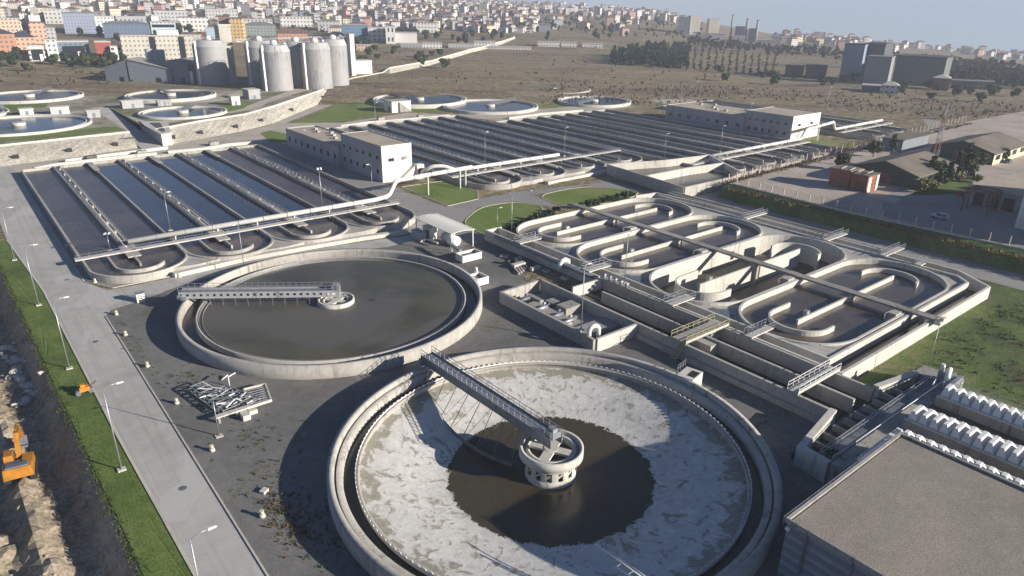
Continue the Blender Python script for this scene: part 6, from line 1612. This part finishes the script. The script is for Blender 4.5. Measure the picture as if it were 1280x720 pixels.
block('terracotta_hall', 'long terracotta hall above the digesters', 347, 384, 720, 11.5, 18, (.48,.26,.18), 'brown', rh=4)
block('terracotta_hall', 'smaller terracotta house stepping down from the long hall', 380, 402, 705, 7, 12, (.54,.33,.22), 'brown', rh=2.5)
block('factory_hall', 'blue hall with a light roof in the centre left town', 427, 461, 800, 15, 24, (.13,.24,.36), 'pale', rh=1.2)
block('factory_hall', 'white and glass office joined to the blue hall', 460, 482, 796, 14, 18, WH, 'pale', (.10,.16,.22), 5, 4)
block('factory_hall', 'white gatehouse with black slits in front of the blue hall', 482, 494, 775, 17, 16, WH, 'pale', (.02,.02,.025), 4, 9)
block('factory_hall', 'long white low hall right of the white gatehouse', 494, 521, 790, 10.5, 26, WH, 'pale', (.55,.54,.52))
block('warehouse', 'small white round-roofed shed near the blue hall', 420, 430, 745, 7.5, 12, WH, 'pale', rh=2.5)
block('warehouse', 'peach low wall-like shed on the brown slope', 436, 463, 690, 5.5, 8, (.56,.42,.29), 'pale')
for (u0, u1, D, h, w_, l) in ((500,528,735,4.5,(.30,.32,.36),'grey-blue yard shed at the foot of the town'),(528,552,740,5.5,WH,'white flat shed beside the grey-blue yard shed'),(560,592,752,4.5,(.42,.44,.46),'grey flat shed in the row of low sheds'),(592,619,775,6,WH,'bright white roofed shed in the row of low sheds'),(608,664,760,2.4,WH,'long low white wall at the track end'),(672,700,800,5,WH,'white shed left of the longest white shed'),(702,722,806,5,WH,'white shed with a grey half'),(728,754,815,4.8,WH,'long white shed on the meadow rim')):
    block('warehouse', l, u0, u1, D, h, 14, w_, 'pale')
block('tower_block', 'cream tower block, the left of the pair on the skyline', 861, 874, 1150, 27, 20, (.66,.62,.50), 'pale', rot=12); block('tower_block', 'cream tower block, the right of the pair on the skyline', 885, 898, 1160, 26, 20, (.66,.62,.50), 'pale', rot=12)
block('tower_block', 'grey-blue tower block left of the cream pair', 846, 860, 1140, 24, 20, (.24,.29,.34), 'grey')
for (u0, u1, D, h, w_, l) in ((866,877,1105,8,WH,'white hall under the left cream tower'),(884,906,1100,9,WH,'white hall under the right cream tower'),(917,932,1110,8,WH,'white hall below the chimneys'),(947,966,1060,8,WH,'white hall right of the chimneys'),(965,975,1180,11,WH,'white house right of the chimney group'),(978,992,1190,10,WH,'white house further right of the chimney group')):
    block('factory_hall', l, u0, u1, D, h, 16, w_, 'pale')
for (u, D, h, r_, l) in ((913,1140,33,1.6,'tall thin chimney with scaffold, first of three'),(932,1140,30,2.2,'chimney between the dark silos'),(945,1145,30,2.2,'chimney at the right of the dark silos')):
    x, y = unpolar(az_of(u), D); z = zt(x, y); t = thing('chimney', l, 'chimney', (x, y, z)); t['_org'] = (0,0,0); m = MB(); m.cyl(0,0,r_,0,h,12,r_*.7); m.build('shaft', M['concrete_grey'], t); m = MB(); m.cyl(0,0,r_*.85,h,h+1.2,12); m.build('rim', M['rust'], t)
block('silo_block', 'dark blue silo block between the first two chimneys', 918, 930, 1135, 20, 14, (.12,.15,.24), 'dark'); block('silo_block', 'dark silo block between the last two chimneys', 935, 944, 1135, 19, 14, (.12,.13,.18), 'dark')
block('slab_block', 'tall blue-grey slab block, the left of the hazy group', 1058, 1084, 640, 28, 22, (.22,.28,.37), 'dark', (.19,.25,.34), rot=-8)
block('slab_block', 'tall dark slab block with a flat cap behind the grey one', 1082, 1110, 655, 29, 24, (.09,.105,.12), 'dark', (.07,.08,.10), rot=-14)
block('slab_block', 'grey concrete slab block in front of the dark tall one', 1089, 1121, 612, 20.5, 16, (.25,.27,.28), 'grey', (.21,.23,.25), rot=-8)
block('slab_block', 'wide dark grey slab block at the right of the group', 1126, 1191, 640, 21.5, 26, (.14,.155,.16), 'dark', (.12,.13,.14), rot=-10)
block('low_hall', 'purple-grey low hall left of the slab blocks', 1014, 1041, 640, 10, 16, (.10,.10,.14), 'dark', (.08,.08,.11)); block('low_hall', 'reddish low hall farther left of the slab blocks', 988, 1012, 660, 8, 14, (.20,.12,.11), 'brown')
block('low_hall', 'low shed with a bluish roof in front of the slab blocks', 1090, 1114, 555, 4, 12, (.12,.13,.13), 'pale'); block('low_hall', 'small white and blue house in front of the slab blocks', 1115, 1137, 545, 6, 10, (.42,.48,.54), 'pale', rh=2.2)
block('low_hall', 'reddish house with a pale roof right of the slab blocks', 1179, 1201, 600, 9, 14, (.24,.13,.10), 'pale', rh=2.2); block('low_hall', 'long purple-grey shed on the right meadow', 1203, 1232, 640, 6, 12, (.14,.14,.18), 'grey'); block('low_hall', 'long pinkish shed on the right meadow', 1232, 1258, 650, 6, 12, (.25,.20,.20), 'grey')

for (u0, u1, D, h, dep, w_, rf, l) in ((148,186,900,14,24,(.40,.42,.45),'pale','grey flat hall behind the long dark blue hall'),(226,262,880,15,22,WH,'grey','white hall with a grey roof behind the banded office'),(306,342,905,12,26,(.50,.50,.48),'pale','pale long hall right of the yellow tower, upper'),(196,238,1000,14,26,(.46,.47,.49),'grey','grey hall high above the cream block'),(60,92,960,15,24,(.48,.47,.45),'pale','pale grey hall high on the far left'),(352,392,960,12,26,WH,'pale','white hall above the terracotta hall'),(398,426,900,11,20,(.44,.46,.48),'grey','grey hall between the terracotta hall and the blue hall'),(520,548,930,12,22,WH,'grey','white hall right of the long white low hall'),(260,300,1050,13,26,(.52,.52,.51),'pale','pale hall high behind the yellow tower')):
    block('factory_hall', l, u0, u1, D, h, dep, w_, rf, px=4, pz=4.2)
# town houses
hp = []
def house_proto(label, w, d, h, wall, roof, rh):
    t = thing('town_house', label, 'house', (0,0,-900)); t['_org'] = (0,0,0)
    m = MB(); m.bx(-w/2, w/2, -d/2, d/2, -3, h); m.build('wall', fm(wall, (.12,.12,.14), 3.0, 3.0), t)
    m = MB(); o = .6
    if rh: m.add([(-w/2-o,-d/2-o,h),(w/2+o,-d/2-o,h),(w/2+o,d/2+o,h),(-w/2-o,d/2+o,h),(-w/2+d*.4,0,h+rh),(w/2-d*.4,0,h+rh)], [(0,1,5,4),(1,2,5),(2,3,4,5),(3,0,4),(3,2,1,0)])
    else: m.bx(-w/2-.2, w/2+.2, -d/2-.2, d/2+.2, h, h+.7); m.bx(-2, 1.5, -2, 2, h+.7, h+2.8)
    m.build('roof', ROOF[roof], t)
    return t
HS = [('white house with a red hip roof',13,11,10,WH,'red',3.2),('white flat-roofed house',14,12,13,WH,'pale',0),('cream house with a red hip roof',16,11,9,(.60,.54,.42),'red',3),('grey house with a brown roof',15,12,12,(.36,.36,.37),'brown',3),('pink house with a red roof',13,11,12,(.52,.32,.27),'red',3),('tall white apartment house',15,13,19,(.66,.65,.63),'grey',0),('blue-grey house with a grey roof',18,12,9,(.28,.33,.40),'grey',2),('low white shed-like house',22,12,6,WH,'pale',0)]
zones = ((-36,-18,880,1650,64,'in the town at the upper left'),(-16,-9,830,1500,30,'above the terracotta hall'),(-9.5,1.2,980,1900,96,'in the dense hillside town at the top centre'),(1.2,13,1650,2150,52,'on the ridge right of the hillside town'),(1,10,1000,1400,14,'on the slope below the ridge'),(19.5,26,1150,1500,16,'on the skyline left of the slab blocks'),(31,36.5,1350,1950,14,'on the hazy skyline at the right edge'))
protos = {}
rz_ = random.Random(44); placed = []
for zi, (a0, a1, d0, d1, n, where) in enumerate(zones):
    c = 0; tries = 0
    while c < n and tries < 4000:
        tries += 1
        az = rz_.uniform(a0, a1); D = math.sqrt(rz_.uniform(d0*d0, d1*d1)); x, y = unpolar(az, D)
        if any((x-p)**2+(y-q)**2 < 15**2 for p, q in placed): continue
        placed.append((x, y)); c += 1
        k = rz_.choices(range(8), (5,4,3,3,2,2 if zi not in (3,) else 4,2,2))[0]; nm = HS[k]
        lab = nm[0]+' '+where; s = rz_.uniform(.62, .95)
        rot = -R(az)-TH+rz_.gauss(0, .5)
        if k not in protos:
            t = protos[k] = house_proto(lab, *nm[1:]); t['group'] = lab.replace('house', 'houses'); t.location = (x, y, zt(x, y)); t.rotation_euler = (0,0,rot); t.scale = (s,s,s)
        else: dup(protos[k], (x, y, zt(x, y)), lab, rot, lab.replace('house', 'houses'), (s,s,s))
# the rest of the town, past the 300 nearest houses: one mass
def town_mass():
    r = random.Random(91); m = MB(); mats = [fm(WH), fm((.60,.54,.42)), fm((.36,.36,.37)), fm((.52,.32,.27)), ROOF['red'], ROOF['pale'], ROOF['brown']]
    for (a0, a1, d0, d1, n) in ((-36,-17,980,1750,230),(-17,-9,980,1750,130),(-9.5,1.5,950,2000,520),(1.2,13,1500,2200,240),(19,27,1200,1800,60),(27,37,1500,2150,60)):
        c = 0; tries = 0
        while c < n and tries < 9000:
            tries += 1
            az = r.uniform(a0, a1); D = math.sqrt(r.uniform(d0*d0, d1*d1)); x, y = unpolar(az, D)
            if any((x-p)**2+(y-q)**2 < 12.5**2 for p, q in placed): continue
            placed.append((x, y)); c += 1
            z = zt(x, y); s = r.uniform(.6, 1.0); w, d_, h = r.uniform(9,15)*s, r.uniform(8,12)*s, r.choice((6,7,9,9,12,15))*s; an = -R(az)-TH+r.gauss(0,.5)
            m.mi = r.choices((0,1,2,3), (6,3,3,1))[0]; m.rbox(x, y, z-3, w, d_, h+3, an)
            m.mi = r.choices((4,5,6), (4,4,3))[0]; c_, s_ = math.cos(an), math.sin(an)
            def P3(a, b, zz): return (x+a*c_-b*s_, y+a*s_+b*c_, z+zz)
            o = .5; k = 2.6*s if m.mi != 5 else .4
            m.add([P3(-w/2-o,-d_/2-o,h),P3(w/2+o,-d_/2-o,h),P3(w/2+o,d_/2+o,h),P3(-w/2-o,d_/2+o,h),P3(-w*.25,0,h+k),P3(w*.25,0,h+k)], [(0,1,5,4),(1,2,5),(2,3,4,5),(3,0,4)])
    o = m.build('town', mats); tag(o, 'dense mass of small houses filling the far town on the hills', 'town', None, 'stuff')
town_mass()
wood('scattered dark trees among the far town houses', [(r6.uniform(-36, 2), r6.uniform(850, 1800)) for _ in range(330)]+[(r6.uniform(0, 14), r6.uniform(1000, 2100)) for _ in range(260)], 'leaf_dark', 7, (5, 10), False)
wood('scrub bushes dotted over the brown meadow', [(r6.uniform(-13, 36), r6.uniform(470, 900)) for _ in range(230)]+[(r6.uniform(-36, -24), r6.uniform(480, 590)) for _ in range(90)], 'leaf', 8, (1.2, 3.2), False)
M['scrub'] = leafmat('scrub', (.075,.066,.034), (.13,.105,.055))
sp_ = []
for k in range(900):
    az = r6.uniform(2, 37); D = r6.choice((418,436,455,478,505))+r6.gauss(0,6)+(az-10)*.6
    x, y = unpolar(az, D)
    if inpoly(x, y, [(205,195),(345,195),(345,90),(430,60),(430,-70),(130,-70),(130,60),(140,140)]) : continue
    sp_.append((az, D))
wood('low dark scrub in bands across the near meadow', sp_, 'scrub', 12, (.9, 2.4), False)
for i, (x, y, l) in enumerate(((-37.6,22,'round iron cover in the road opposite the pit excavator'),(-38.2,70,'round iron cover in the road opposite the water-filled tank'),(-37.4,104,'round iron cover in the road at the cross road'),(-22,24,'round iron cover in the yard by the drained tank'),(5,88.8,'round iron cover in the cross road behind the water-filled tank'),(38,70,'round iron cover in the yard by the larger skip'))):
    m = MB(); m.cyl(x, y, .45, .0, .055, 20); single('manhole_cover', m, M['galv_dark'], l, 'manhole cover')
# ------------------------------------------------------------------ tidy
for o in bpy.data.objects:
    if '_org' in o: del o['_org']
bpy.context.view_layer.update()
